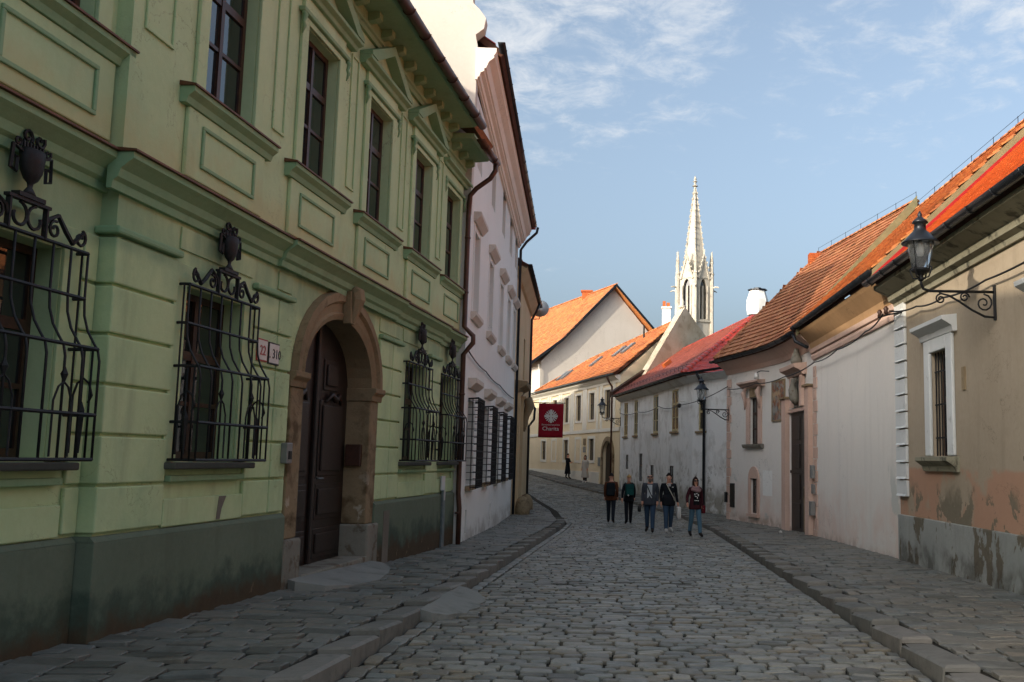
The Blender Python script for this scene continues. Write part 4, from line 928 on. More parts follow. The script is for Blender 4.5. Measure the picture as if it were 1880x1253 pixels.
for x in (1.78, 3.0):
    MB().tube([PKW.p(x + .1, .08, 4.1), PKW.p(x + .1, .16, 3.95), PKW.p(x + .1, .1, 3.7), PKW.p(x + .1, .1, 3.4)], [.06, .09, .06, .02], 7).build('carved_bracket', 'pink_trim', ph_, True)
MB().profile(PKW, 1.7, 3.3, [(.002, 2.12), (.1, 2.12), (.14, 2.2), (.14, 2.245), (.002, 2.245)]).build('window_sill', 'stone_grey', ph_)
al = MB(); arcp = [(2.02, -.1), (2.02, 1.1)] + [(2.475 - .455 * math.cos(math.pi * i / 8), 1.1 + .42 * math.sin(math.pi * i / 8)) for i in range(1, 8)] + [(2.93, 1.1), (2.93, -.1), (2.76, -.1), (2.76, 1.13), (2.19, 1.13), (2.19, -.1)]
al.prism([PKW.p(x, .002, z) for x, z in arcp], PKW.p(2.4, .045, 0) - PKW.p(2.4, 0, 0)); al.build('niche_surround', 'pink_trim', ph_)
window(ph_, PKW, 2.2, 2.75, 0, 1.12, -.06, 1, (.25, .5, .75), 'darkwood', 'glass', .05)
MB().wbox(PKW, 2.0, 2.95, .002, .1, -.12, -.03).build('window_sill', 'pink_trim', ph_)
MB().wbox(PKW, .35, .75, .002, .03, .1, .92).build('notice_panel', 'black', ph_); MB().wbox(PKW, .0, .14, .002, .1, .25, .6).build('meter_box', 'iron', ph_)
MB().wbox(PKW, 4.1, 5.2, .004, .03, 2.98, 4.16).build('fresco', 'fresco', ph_, label='faded painted fresco panel with figures')
for x0, x1, z0, z1 in ((4.04, 5.26, 4.161, 4.21), (4.04, 5.26, 2.93, 2.979), (4.04, 4.099, 2.98, 4.16), (5.201, 5.26, 2.98, 4.16)): MB().wbox(PKW, x0, x1, .002, .045, z0, z1).build('fresco_frame', 'stone_brown', ph_)
MB().wbox(PKW, 3.2, 4.0, .002, .006, .6, 1.4).build('plaster_patch', 'white_wall', ph_)
# gate: two leaves with panels, flanked by pilasters, aedicule above
for a, b in ((GA, (GA + GB) / 2 - .005), ((GA + GB) / 2 + .005, GB)):
    lf = MB().wbox(PKW, a, b, -.12, -.05, -.9, 3.12).build('gate_leaf', 'gatewood', ph_)
    for z0, z1 in ((-.2, .5), (.62, 1.32), (1.5, 2.2), (2.32, 3.0)): MB().wbox(PKW, a + .14, b - .14, -.049, -.025, z0, z1).build('panel', 'gatewood', lf, bevel=.015)
    MB().wbox(PKW, a, b, -.049, -.005, 1.36, 1.44).build('cross_rail', 'gatewood', lf)
MB().wbox(PKW, GB - .75, GB - .2, -.024, .0, -.25, 1.0).build('wicket_door', 'stone_brown', ph_, bevel=.02)
for x0, x1, zt in ((GA - .5, GA - .02, 3.55), (GB + .02, GB + .5, 3.72)):
    MB().wbox(PKW, x0, x1, .002, .14, -.9, zt).build('gate_pilaster', 'pink_trim', ph_, bevel=.015); MB().wbox(PKW, x0 - .06, x1 + .06, .002, .2, zt + .002, zt + .07).build('pilaster_cap', 'stone_brown', ph_, bevel=.01)
MB().wbox(PKW, GA - .02, GB + .02, .002, .06, 3.125, 3.22).build('gate_lintel', 'pink_trim', ph_)
gm = (GA + GB) / 2
MB().wbox(PKW, gm - .55, gm + .55, .002, .05, 3.25, 4.1).build('aedicule_panel', 'stone_grey', ph_)
for sx in (-1, 1): MB().wbox(PKW, gm + sx * .62 - .12, gm + sx * .62 + .12, .002, .13, 3.25, 4.12).build('aedicule_pilaster', 'pink_trim', ph_, bevel=.01)
MB().tube([PKW.p(gm, .1, 3.3), PKW.p(gm, .16, 3.5), PKW.p(gm, .2, 3.75), PKW.p(gm, .2, 3.9), PKW.p(gm, .16, 4.05)], [.05, .15, .13, .07, .1], 8).build('carved_figure', 'stone_grey', ph_, True)
MB().profile(PKW, gm - .95, gm + .95, [(.002, 4.13), (.12, 4.13), (.2, 4.24), (.36, 4.32), (.38, 4.42), (.002, 4.46)]).build('aedicule_cornice', 'pink_trim', ph_)
MB().lathe(PKW.p(gm + .4, .18, 4.46), [(.15, 0), (.17, .1), (.08, .32), (.06, .42), (.02, .44)], 8).build('finial', 'stone_grey', ph_, True)
for s0_, z1 in ((0.0, 4.75), (8.78, 4.4)):
    z = -.4; i = 0
    while z < z1 - .2: MB().wbox(PKW, s0_, s0_ + (.42 if i % 2 else .30), .002, .028, z + .012, z + .30).build('quoin_block', 'pink_trim', ph_, bevel=.006); z += .31; i += 1
for z0, z1, o in ((.95, 1.3, .09), (.55, .8, .06), (-.02, .35, .12)): MB().wbox(PKW, 8.25 + .5, 8.5 + .5, .03, .03 + o, z0 + .3, z1 + .3).build('meter_box', 'grey_box', ph_, bevel=.01)
MB().profile(PKW, 0, 8.75, [(.002, 4.72), (.03, 4.72), (.10, 4.86), (.34, 5.05), (.42, 5.12), (.002, 5.14)]).build('eaves_cove', 'pink_trim', ph_)
MB().profile(PKW, 8.76, pl - .02, [(.002, 4.42), (.05, 4.42), (.07, 4.50), (.05, 4.58), (.10, 4.60), (.12, 4.70), (.002, 4.70)]).build('string_moulding', 'pink_trim', ph_)
MB().profile(PKW, 8.76, pl - .02, [(.002, 4.71), (.08, 4.72), (.12, 4.86), (.36, 5.12), (.42, 5.2), (.002, 5.22)]).build('eaves_cove', 'pink_cove', ph_)
gutter(MB(), PKW, -.3, 8.6, .52, 5.22, .085).build('gutter', 'dark_metal', ph_, True); gutter(MB(), PKW, 8.5, pl + .1, .52, 5.34, .085).build('gutter', 'dark_metal', ph_, True)
# roof over the curved part: ruled between the bent eave and the ridge
A0, A1 = Vector((6.6, 35.6, 9.25)), Vector((7.75, 27.0, 9.0))
def Ae(s): return PKW.p(s, .48, 5.26)
SA = 8.75
sl = MB(); N = 14; 
tm = MB(); rows = 23
def Ap(u, v): return Ae(u * SA).lerp(A0.lerp(A1, u), v)
for r_ in range(rows):
    v0, v1 = r_ / rows, (r_ + 1.45) / rows
    cols = int(40 - 8 * v0)
    for c in range(cols):
        u0_, u1_ = (c + (.5 if r_ % 2 else 0)) / cols, (c + 1 + (.5 if r_ % 2 else 0)) / cols
        if u1_ > 1.001: continue
        u1_ -= .0012; P0, P1, P2, P3 = Ap(u0_, v0), Ap(u1_, v0), Ap(u1_, min(v1, 1)), Ap(u0_, min(v1, 1))
        nn = (P1 - P0).cross(P3 - P0).normalized(); nn = nn if nn.z > 0 else -nn; j = random.uniform(.048, .062)
        tm.hexa([P0 + nn * (j - .03), P1 + nn * (j - .03), P2 - nn * .015, P3 - nn * .015, P0 + nn * j, P1 + nn * j, P2 + nn * .005, P3 + nn * .005])
for i in range(N):
    a, b = i / N, (i + 1) / N; P = [Ap(a, 0), Ap(b, 0), Ap(b, 1), Ap(a, 1)]; sl.hexa([p - Vector((0, 0, .16)) for p in P] + [p - Vector((0, 0, .012)) for p in P])
rfA = sl.build('roof', 'under', ph_); o = tm.build('roof_tiles', 'tile_old', rfA); o['kind'] = 'stuff'
bk = Vector((10.5, 36.5, 5.3)); bk1 = Vector((11.2, 26.8, 5.3))
roof_slab('roof', [bk1, bk, A0, A1], .16, ph_, 'tile_old')
tiled(ph_, [Vector((9.6, 38.6, 5.3)), Ae(-.15), A0], .2, .17, 'tile_old')
ridge_tiles(rfA, Ae(-.1) + Vector((0, 0, .06)), A0, 'tile_old'); ridge_tiles(rfA, A0, A1, 'tile_orange')
MB().prism([Ae(SA) + Vector((0, 0, -.2)), A1 + Vector((0, 0, -.2)), A1 + Vector((0, 0, .12)), Ae(SA) + Vector((0, 0, .08))], Vector((.0, -.1, 0))).build('verge_flashing', 'olive_sheet', rfA)
ch = MB(); 
for i in range(5):
    for j in range(6): ch.box(6.15 + j * .16, 6.30 + j * .16, 34.9, 35.3, 8.75 + i * .085, 8.825 + i * .085)
ch.build('lit_hip_end', 'brick', ph_)  # orange block standing in for the sunlit end of the hip
# lower roof over the straight wall
BE = lambda s: PKW.p(s, .48, 5.38); B0, B1 = Vector((7.78, 26.85, 8.72)), Vector((7.98, 18.75, 8.72))
rb = tiled(ph_, [BE(SA + .12), BE(pl), B1, B0], .2, .2, 'tile_orange', 300, True, .05, .03); ridge_tiles(rb, B0, B1, 'tile_orange', .12, .4)
roof_slab('roof', [Vector((11.4, 26.8, 5.3)), Vector((11.6, 18.75, 5.3)), B1, B0], .16, ph_, 'tile_orange')
pipe(ph_, [PKW.p(8.55, .52, 5.15), PKW.p(8.55, .45, 4.95), PKW.p(8.9, .2, 4.75)], .05)
lw_ = root('wall_spotlight', PKW.p(3.6, .2, 4.45), 'small white spotlight on a short arm above the fresco', 'spotlight')
MB().tube([PKW.p(3.75, .01, 4.56), PKW.p(3.75, .3, 4.56), PKW.p(3.6, .36, 4.52)], .014, 6).build('arm', 'iron', lw_); MB().lathe(PKW.p(3.58, .37, 4.32), [(.02, .2), (.07, .16), (.09, .06), (.08, 0)], 10).build('lamp_head', 'sign_white', lw_, True)

# ------------------------------------------------------------------ old white house at the bend
HW = Wall((-.85, 54.0), (2.25, 39.4), (3.9, 35.9)); hz = 5.0; hl = HW.L
oh = root('limewashed_house', HW.p(8, 0, -.2), 'old limewashed white house with red tiled roof and cream windows', 'house')
wns = [(1.0, 2.0), (3.6, 4.5), (7.9, 8.95), (11.5, 12.65)]; lows = [(1.55, 2.3, 1.2, 1.95), (4.9, 5.7, .65, 2.0), (7.4, 8.15, .3, 1.45), (11.1, 11.9, .3, 1.45)]
w_ = MB(); wall_face(w_, HW, 0, hl, -1.2, hz, [(a, b, 2.92, 4.68) for a, b in wns] + lows + [(15.35, 15.95, 2.85, 4.35)], 0, .16); shell(w_, HW, 0, HW.cum[1], 7.5, -1.2, hz, (1, 0, 1)); w_.build('wall', 'old_white', oh)
for (a, b), gl in zip(wns, ('glass_warm', 'glass', ('glass', 'glass_grey'), 'glass_warm')):
    window(oh, HW, a, b, 2.92, 4.68, -.015, 2, (.33, .66), 'cream_frame', gl, .09)
    MB().wbox(HW, a - .08, b + .08, .002, .09, 2.82, 2.91).build('window_sill', 'stone_brown', oh, bevel=.01)
window(oh, HW, 15.35, 15.95, 2.85, 4.35, -.06, 1, (.5,), 'cream_frame', 'glass', .08); MB().wbox(HW, 15.25, 16.05, .002, .08, 2.75, 2.84).build('window_sill', 'stone_brown', oh)
for a, b, c, d in lows: window(oh, HW, a, b, c, d, -.04, 1, (.6,), 'darkwood', 'glass', .05)
MB().profile(HW, 0, hl, [(.002, 4.8), (.04, 4.8), (.3, 4.98), (.3, 5.03), (.002, 5.05)]).build('eaves_cove', 'old_white', oh)
gutter(MB(), HW, -.1, hl + .2, .46, 5.14, .085).build('gutter', 'dark_metal', oh, True)
HE = lambda s, z=5.16: HW.p(s, .42, z)
R1, R0 = Vector((5.65, 47.6, 8.75)), Vector((2.6, 57.2, 9.2))
R0 = onplane(HE(0), HE(HW.cum[1]), R1, R0)
rr = tiled(oh, [HE(0), HE(HW.cum[1]), R1, R0], .24, .24, 'tile_wine', 0, True, .045, .03)
r2 = tiled(oh, [HE(HW.cum[1]), Vector((7.8, 38.2, 5.16)), R1], .24, .2, 'tile_red', 0)
ridge_tiles(rr, HE(HW.cum[1]) + Vector((0, 0, .05)), R1, 'tile_red', .12, .42, 'hip_tile'); ridge_tiles(rr, R1, R0, 'tile_red', .11)
gd = MB(); 
for v_ in (.05, .075): gd.tube([HE(.3).lerp(R0, v_) + Vector((0, 0, .08 + v_)), HE(HW.cum[1] - .2).lerp(R1, v_) + Vector((0, 0, .08 + v_))], .012, 4)
for i in range(22): p = HE(.3).lerp(R0, .06).lerp(HE(HW.cum[1] - .2).lerp(R1, .06), i / 21); gd.tube([p, p + Vector((0, 0, .2))], .01, 4)
gd.build('snow_guard', 'iron', rr)
MB().prism([Vector((-.65, 54.15, 4.4)), Vector((2.75, 57.0, 10.6)), Vector((6.4, 60.2, 6.2)), Vector((6.4, 60.2, 4))], Vector((-.32, .38, 0))).build('firewall_gable', 'old_gable', oh)
MB().prism([HE(-.02) + Vector((0, 0, -.1)), R0 + Vector((0, 0, -.1)), R0 + Vector((0, 0, .28)), HE(-.02) + Vector((0, 0, .22))], Vector((-.18, .2, 0))).build('verge_board', 'darkwood', oh)  # dark strip: flashing and its shadow together in one dark colour
MB().lathe((2.6, 57.2, 10.55), [(.2, 0), (.25, .1), (.1, .2), (.16, .35), (.02, .55)], 8).build('gable_finial', 'spire', oh, True)
hp = HE(5.8).lerp(R0.lerp(R1, .42), .36); hu = (HE(1) - HE(0)).normalized(); hv = (R1 - HE(HW.cum[1])).normalized(); hn = hu.cross(hv).normalized(); hn = hn if hn.z > 0 else -hn
MB().prism([hp, hp + hu * .5, hp + hu * .5 + hn * .22, hp + hn * .22], hv * .9).build('roof_hatch', 'tile_bright', rr)
cm_ = MB().lathe((6.1, 49.8, 9.1), [(.52, 0), (.56, .3), (.55, .75), (.44, 1.1), (.40, 1.25)], 8); cm_.build('chimney', 'white_wall', oh); MB().lathe((6.1, 49.8, 10.36), [(.5, 0), (.5, .05), (.2, .06), (.2, .14)], 8).build('chimney_cap', 'dark_metal', oh)
pipe(oh, [HW.p(HW.cum[1] + 1.1, .46, 5.08), HW.p(HW.cum[1] + 1.1, .3, 4.8), HW.p(HW.cum[1] + 1.1, .1, 4.6), HW.p(HW.cum[1] + 1.1, .1, -.5)], .055)
sc_ = root('security_camera', HW.p(13.6, .1, 4.0), 'white security camera on the limewashed wall', 'security camera')
MB().tube([HW.p(13.7, .0, 4.1), HW.p(13.7, .22, 4.1), HW.p(13.7, .24, 3.98)], .025, 6).build('arm', 'sign_white', sc_); MB().lathe(HW.p(13.7, .24, 3.82), [(.03, 0), (.08, .05), (.09, .14), (.05, .18)], 10).build('camera_head', 'black', sc_, True)

# ------------------------------------------------------------------ yellow house beyond
YW = Wall((-12.2, 86.9), (-.9, 55.2)); yl = YW.L; ys0 = yl - 19.95   # s on the measured stretch starts at ys0
yh = root('yellow_house', YW.p(yl - 8, 0, .2), 'pale yellow house with white pilaster frames and orange tiled roof', 'house')
uw_ = [(8.35, 9.45), (11.2, 12.3), (14.05, 15.15), (17.2, 18.3), (5.4, 6.5), (2.4, 3.5)]; lw2 = [(2.5, 3.7), (8.4, 9.5), (14.1, 15.2)]
w_ = MB(); wall_face(w_, YW, 0, yl, -1.2, 6.35, [(ys0 + a, ys0 + b, 4.08, 5.70) for a, b in uw_] + [(ys0 + a, ys0 + b, 1.62, 2.92) for a, b in lw2] + [(ys0 + 17.05, ys0 + 18.85, -.9, 2.75, .8)], 0, .2); shell(w_, YW, 0, yl, 9, -1.2, 6.35); w_.build('wall', 'yellow_wall', yh)
for a, b in uw_:
    a += ys0; b += ys0; window(yh, YW, a, b, 4.08, 5.70, -.1, 2, (.6,), 'darkwood', 'glass')
    for x0, x1, z0, z1 in ((a - .2, a - .002, 3.95, 5.85), (b + .002, b + .2, 3.95, 5.85), (a, b, 5.705, 5.85), (a, b, 3.95, 4.075)): MB().wbox(YW, x0, x1, .002, .04, z0, z1).build('window_surround', 'yellow_trim', yh)
    for x in (a - .85, b + .45): MB().wbox(YW, x, x + .4, .002, .05, 3.5, 6.0).build('pilaster', 'yellow_trim', yh)
for a, b in lw2:
    a += ys0; b += ys0; window(yh, YW, a, b, 1.62, 2.92, -.1, 2, (.5,), 'darkwood', 'glass')
    for x0, x1, z0, z1 in ((a - .2, a - .002, 1.45, 3.08), (b + .002, b + .2, 1.45, 3.08), (a, b, 2.925, 3.08), (a, b, 1.45, 1.615)): MB().wbox(YW, x0, x1, .002, .04, z0, z1).build('window_surround', 'yellow_trim', yh)
for a, b in ((5.4, 6.4), (11.3, 12.3)):
    for x0, x1, z0, z1 in ((a - .2, a, 1.45, 3.08), (b, b + .2, 1.45, 3.08), (a, b, 2.92, 3.08), (a, b, 1.45, 1.6)): MB().wbox(YW, ys0 + x0, ys0 + x1, .002, .03, z0, z1).build('blind_window_frame', 'yellow_trim', yh)
MB().wbox(YW, 0, yl, .002, .06, 3.28, 3.48).build('string_course', 'yellow_trim', yh); MB().wbox(YW, 0, ys0 + 16.3, .002, .05, -1, .95).build('plinth', 'yellow_trim', yh)
MB().profile(YW, 0, yl, [(.002, 6.0), (.06, 6.0), (.1, 6.12), (.3, 6.28), (.36, 6.4), (.002, 6.42)]).build('eaves_cornice', 'yellow_trim', yh)
gutter(MB(), YW, 0, yl, .46, 6.48, .085).build('gutter', 'zinc', yh, True)
MB().wbox(YW, ys0 + 17.05, ys0 + 18.85, -.2, -.15, -.9, 2.75).build('door', 'gatewood', yh)
da = MB(); dc = ys0 + 17.95
for i in range(14):
    q = lambda r1, r2, i: (dc - r1 * math.cos(math.pi * i / 14), 1.95 + r2 * math.sin(math.pi * i / 14)); a, b, c, d = q(.9, .8, i), q(.9, .8, i + 1), q(1.15, 1.05, i + 1), q(1.15, 1.05, i)
    da.hexa([YW.p(a[0], 0.002, a[1]), YW.p(b[0], .002, b[1]), YW.p(c[0], .002, c[1]), YW.p(d[0], .002, d[1]), YW.p(a[0], .08, a[1]), YW.p(b[0], .08, b[1]), YW.p(c[0], .08, c[1]), YW.p(d[0], .08, d[1])])
for x in (-1.15, .9): da.wbox(YW, dc + x, dc + x + .25, .002, .08, -.9, 1.95)
da.build('door_surround', 'stone_brown', yh)
MB().wbox(YW, ys0 + 13.0, ys0 + 13.5, .002, .04, 2.55, 2.95).build('wall_plaque', 'stone_brown', yh); MB().wbox(YW, ys0 + 13.0, ys0 + 13.5, .002, .04, 2.1, 2.45).build('wall_plaque', 'grey_box', yh); MB().wbox(YW, ys0 + 16.1, ys0 + 16.5, .002, .04, 1.3, 1.8).build('notice_board', 'grey_box', yh)
YE = lambda s: YW.p(s, .44, 6.5); Y1, Y0 = Vector((2.55, 57.75, 10.05)), Vector((-3.2, 68.5, 10.05))
Y0 = onplane(YE(ys0 + 1.8), YE(yl + .1), Y1, Y0); print('R0', R0, 'Y0', Y0)
ry = tiled(yh, [YE(ys0 + 1.8), YE(yl + .1), Y1, Y0], .26, .26, 'tile_orange', 0, True, .05, .03); ridge_tiles(ry, Y0, Y1, 'tile_orange', .12, .45); ridge_tiles(ry, YE(ys0 + 1.8) + Vector((0, 0, .06)), Y0, 'tile_orange', .12, .45, 'hip_tile')
roof_slab('roof', [YE(ys0 + 1.8), Y0, Vector((-1, 76, 6.5)), Vector((-6, 78, 6.5))], .16, yh, 'tile_orange'); roof_slab('roof', [Y1, Y0, Vector((1, 75, 6.5)), Vector((7, 64, 6.5))], .16, yh, 'tile_orange')
for s_, v_ in ((3.9, .25), (5.0, .25), (9.5, .42), (13.3, .5), (15.0, .5)):
    a = YE(ys0 + s_).lerp(Y0.lerp(Y1, max(0, (s_ - 1.8) / 18)), v_); u_ = (YE(1) - YE(0)).normalized(); up_ = (Y1 - YE(yl)).normalized(); nn = u_.cross(up_).normalized(); nn = nn if nn.z > 0 else -nn
    P = [a, a + u_ * .62, a + u_ * .62 + up_ * 1.1, a + up_ * 1.1]; sk = MB().prism([p + nn * .02 for p in P], nn * .12).build('skylight', 'zinc', ry); MB().prism([a + u_ * .08 + up_ * .1 + nn * .142, a + u_ * .54 + up_ * .1 + nn * .142, a + u_ * .54 + up_ * 1.0 + nn * .142, a + up_ * 1.0 + u_ * .08 + nn * .142], nn * .008).build('skylight_pane', 'glass_grey', ry)
pipe(yh, [YW.p(yl - 1.2, .46, 6.4), YW.p(yl - 1.2, .3, 6.1), YW.p(yl - 1.2, .1, 5.8), YW.p(yl - 1.2, .1, 0)], .055, 'gutter_brown')
chs = MB().box(1.5, 2.0, 59.6, 60.1, 9.2, 10.9).box(1.44, 2.06, 59.54, 60.16, 10.9, 11.0); chs.build('chimney', 'white_wall', yh); MB().box(1.52, 1.7, 59.65, 60.05, 11.01, 11.35).box(1.76, 1.96, 59.65, 60.05, 11.01, 11.25).build('chimney_pot', 'brick', yh)
MB().tube([Vector((.4, 60.2, 8.6)), Vector((.4, 60.2, 9.9))], .06, 6).build('vent_pipe', 'iron', yh)
q_ = YW.p(yl, -.05, 5.6); MB().prism([q_, Vector((q_.x, q_.y, 6.4)), Y1 + Vector((0, 0, -.2)), Vector((Y1.x, Y1.y, 5.6))], Vector((-.2, .24, 0))).build('gable_wall', 'yellow_wall', yh)

# ------------------------------------------------------------------ big gabled house behind, church spire
fh = root('gabled_house', (-3, 90, 0), 'big white gabled house with steep orange roof behind the yellow house', 'house')
AP = Vector((-2.1, 85, 16.8)); LE = Vector((-8.5, 82.0, 9.9)); RE = Vector((4.3, 88, 9.9)); dv = Vector((-9.1, 19, 0)) * 1.15
LB = LE.lerp(AP, .06); 
MB().prism([Vector((LE.x + .5, LE.y + .25, 0)), Vector((RE.x - .5, RE.y - .25, 0)), RE + Vector((-.5, -.25, -.3)), AP + Vector((0, 0, -.35)), LE + Vector((.5, .25, -.1))], dv).build('wall', 'gable_white', fh)
KN = LE.lerp(AP, .30) + Vector((0, 0, -.35)); off = Vector((.22, -.46, 0))
rg = tiled(fh, [KN + off, KN + dv + off, AP + dv + off, AP + off], .3, .26, 'tile_orange'); tiled(fh, [LE + off + Vector((-.4, -.2, -.25)), LE + dv + off + Vector((-.4, -.2, -.25)), KN + dv + off, KN + off], .3, .26, 'tile_orange')
roof_slab('roof', [RE + off, RE + dv + off, AP + dv + off, AP + off], .2, fh, 'tile_orange'); ridge_tiles(rg, AP + off, AP + dv + off, 'tile_orange', .13, .5)
vb_ = MB()
for a, b in ((AP, KN), (KN, LE + Vector((-.4, -.2, -.25))), (AP, RE)): vb_.prism([a + off * 1.04 + Vector((0, 0, .08)), b + off * 1.04 + Vector((0, 0, .08)), b + off * 1.04 + Vector((0, 0, -.2)), a + off * 1.04 + Vector((0, 0, -.2))], off * -.15)
vb_.build('verge_board', 'dark_metal', fh)
chx = AP + dv * .25; MB().box(chx.x - .45, chx.x + .45, chx.y - .4, chx.y + .4, 15.8, 17.05).box(chx.x - .55, chx.x + .55, chx.y - .5, chx.y + .5, 17.05, 17.2).build('chimney', 'brick', fh)
MB().tube([LE + Vector((.3, -.1, -.4)), LE + Vector((.45, 0, -1)), LE + Vector((.45, 0, -9))], .08, 6).build('downpipe', 'yellow_trim', fh)

tw = root('church_tower', (6.05, 105, 2), 'pale gothic church tower with crocketed stone spire and lancet windows', 'tower')
TC = Vector((6.05, 105, 0)); RT = 2.05
def tp(i, r, z): a = -math.pi / 2 + i * math.pi / 3; return Vector((TC.x + r * math.cos(a), TC.y + r * math.sin(a), z))
bd = MB()
for i in range(6):
    a0, a1 = tp(i, RT, 0), tp(i + 1, RT, 0); t_ = (a1 - a0).normalized(); L_ = (a1 - a0).length; FW = Wall((a0.x, a0.y), (a1.x, a1.y)); 
    if FW.tn(0)[1].dot(Vector((a0.x + a1.x - 2 * TC.x, a0.y + a1.y - 2 * TC.y))) < 0: FW = Wall((a1.x, a1.y), (a0.x, a0.y))
    wall_face(bd, FW, 0, FW.L, 2, 21.6, [(.55, FW.L - .55, 16.6, 20.9, 1.4)], 0, .35)
    m_ = FW.L / 2; rc_ = MB().wbox(FW, .5, FW.L - .5, -.36, -.3, 16.4, 20.9); rc_.build('louvre', 'glass', tw)
    MB().wbox(FW, m_ - .07, m_ + .07, -.28, -.1, 16.6, 20.2).build('mullion', 'spire', tw)
    for x in (.42, FW.L - .56): MB().wbox(FW, x, x + .13, .002, .08, 16.6, 20.2).build('window_shaft', 'spire', tw)
    MB().wbox(FW, .1, FW.L - .1, .002, .12, 16.3, 16.5).build('string_course', 'spire', tw)
    gb_ = MB().prism([FW.p(.2, .0, 20.9), FW.p(m_, .0, 23.6), FW.p(FW.L - .2, .0, 20.9), FW.p(FW.L - .42, .0, 20.9), FW.p(m_, .0, 23.1), FW.p(.42, .0, 20.9)], FW.p(0, .16, 0) - FW.p(0, 0, 0)); gb_.prism([FW.p(.35, .001, 21.0), FW.p(m_, .001, 23.3), FW.p(FW.L - .35, .001, 21.0)], FW.p(0, .06, 0) - FW.p(0, 0, 0))
    for q in range(5):
        f_ = q / 5
        for sx in (-1, 1): p = FW.p(m_ + sx * (m_ - .15) * (1 - f_), .1, 21.0 + 2.65 * f_); gb_.box(p.x - .09, p.x + .09, p.y - .09, p.y + .09, p.z, p.z + .2)
    gb_.box(FW.p(m_, .08, 0).x - .08, FW.p(m_, .08, 0).x + .08, FW.p(m_, .08, 0).y - .08, FW.p(m_, .08, 0).y + .08, 23.5, 24.1); gb_.build('gablet', 'spire', tw)
    pn = MB(); c_ = tp(i, RT + .05, 0); pn.lathe((c_.x, c_.y, 2), [(.26, 0), (.26, 12), (.2, 14.5), (.2, 19.4), (.25, 19.5), (.17, 19.7), (.13, 20.6), (.17, 20.7), (.02, 22.0)], 6)
    for q in range(3): pn.box(c_.x - .14, c_.x + .14, c_.y - .14, c_.y + .14, 20.8 + q * .35, 20.9 + q * .35)
    pn.build('pinnacle', 'spire', tw); d_ = (c_ - TC); d_.z = 0; d_.normalize(); MB().tube([c_ + Vector((0, 0, 20.0)), c_ + d_ * .5 + Vector((0, 0, 20.1)), c_ + d_ * .85 + Vector((0, 0, 20.0))], [.1, .09, .05], 5).build('gargoyle', 'spire', tw)
bd.build('wall', 'spire', tw)
sp_ = MB(); sp_.add([tp(i, 1.42, 21.4) for i in range(6)] + [tp(i, .1, 31.2) for i in range(6)], [(i, (i + 1) % 6, 6 + (i + 1) % 6, 6 + i) for i in range(6)] + [tuple(range(6, 12))]); sp_.add([tp(i, RT - .1, 21.55) for i in range(6)], [(0, 1, 2, 3, 4, 5)]); spo = sp_.build('spire', 'spire', tw)
for i in range(6):
    ck = MB()
    for q in range(15): f_ = q / 15; p = tp(i, 1.42 + (.1 - 1.42) * f_ + .06, 21.6 + 9.6 * f_); ck.box(p.x - .07, p.x + .07, p.y - .07, p.y + .07, p.z, p.z + .16)
    ck.tube([tp(i, 1.46, 21.4), tp(i, .12, 31.2)], .05, 4); ck.build('crockets', 'spire', spo)
MB().lathe((TC.x, TC.y, 31.1), [(.12, 0), (.12, .25), (.34, .35), (.12, .5), (.12, .75), (.26, .85), (.1, 1.0), (.16, 1.15), (.02, 1.5)], 8).build('finial', 'spire', spo)
# ------------------------------------------------------------------ street lanterns
def make_lantern(label):
    g = root('street_lantern', (0, 0, 0), label, 'street lamp', 'bracket lanterns on the house walls')
    A = -1.05
    lpart('wall_plate', MB().box(-.03, .03, -.03, 0, -.34, .16), 'iron', g, bevel=.006)
    arm = MB().tube([(0, -.02, .06), (0, A + .12, .06), (0, A + .03, .09), (0, A, .17), (0, A, .24)], .02, 7); lpart('arm', arm, 'iron', g, True)
    br = MB().tube([(0, -.03, -.30), (0, -.16, -.29), (0, -.34, -.20), (0, -.52, -.08), (0, -.66, .0), (0, -.80, .035)], [.016, .02, .018, .018, .016, .012], 6)
    for cy, cz, r_, a0, tn_ in ((-.17, -.10, .13, math.pi * .5, -1.6), (-.44, -.02, .07, 0, 1.5), (-.78, -.05, .07, math.pi / 2, 1.4)):
        br.tube([(0, cy + p[0], cz + p[2]) for p in spiral(0, 0, r_, .02, a0, tn_, 18)], .013, 5)
    lpart('scroll_bracket', br, 'iron', g, True)
    lpart('lantern_base', MB().lathe((0, A, .20), [(.03, 0), (.05, .03), (.03, .07), (.06, .11), (.12, .13), (.135, .16), (.125, .175)], 14), 'iron', g, True)
    cg = MB()
    for i in range(4):
        a = math.pi / 4 + i * math.pi / 2; c_, s_ = math.cos(a), math.sin(a)
        cg.tube([(c_ * .05, A + s_ * .05, .24), (c_ * .12, A + s_ * .12, .25), (c_ * .15, A + s_ * .15, .32), (c_ * .17, A + s_ * .17, .38), (c_ * .14, A + s_ * .14, .40)], .011, 5)
        cg.tube([(c_ * .13, A + s_ * .13, .37), (c_ * .195, A + s_ * .195, .76)], .007, 4)
    lpart('cage', cg, 'iron', g)
    lpart('glass', MB().lathe((0, A, .375), [(.122, 0), (.186, .385)], 16), M['lamp_glass'], g, True)
    lpart('bulb', MB().lathe((0, A, .56), [(.02, .2), (.035, .14), (.05, .06), (.035, 0)], 10), 'sign_white', g, True)
    lpart('hood', MB().lathe((0, A, .755), [(.195, 0), (.265, -.02), (.26, .0), (.2, .05), (.13, .13), (.085, .17), (.08, .27), (.115, .28), (.10, .31), (.05, .35), (.03, .37), (.035, .40), (.01, .45)], 18), 'dark_metal', g, True)
    return g
l1 = make_lantern('black iron bracket lantern on the tan house wall'); l1.matrix_world = TW.mat(4.95, 0, 4.02)
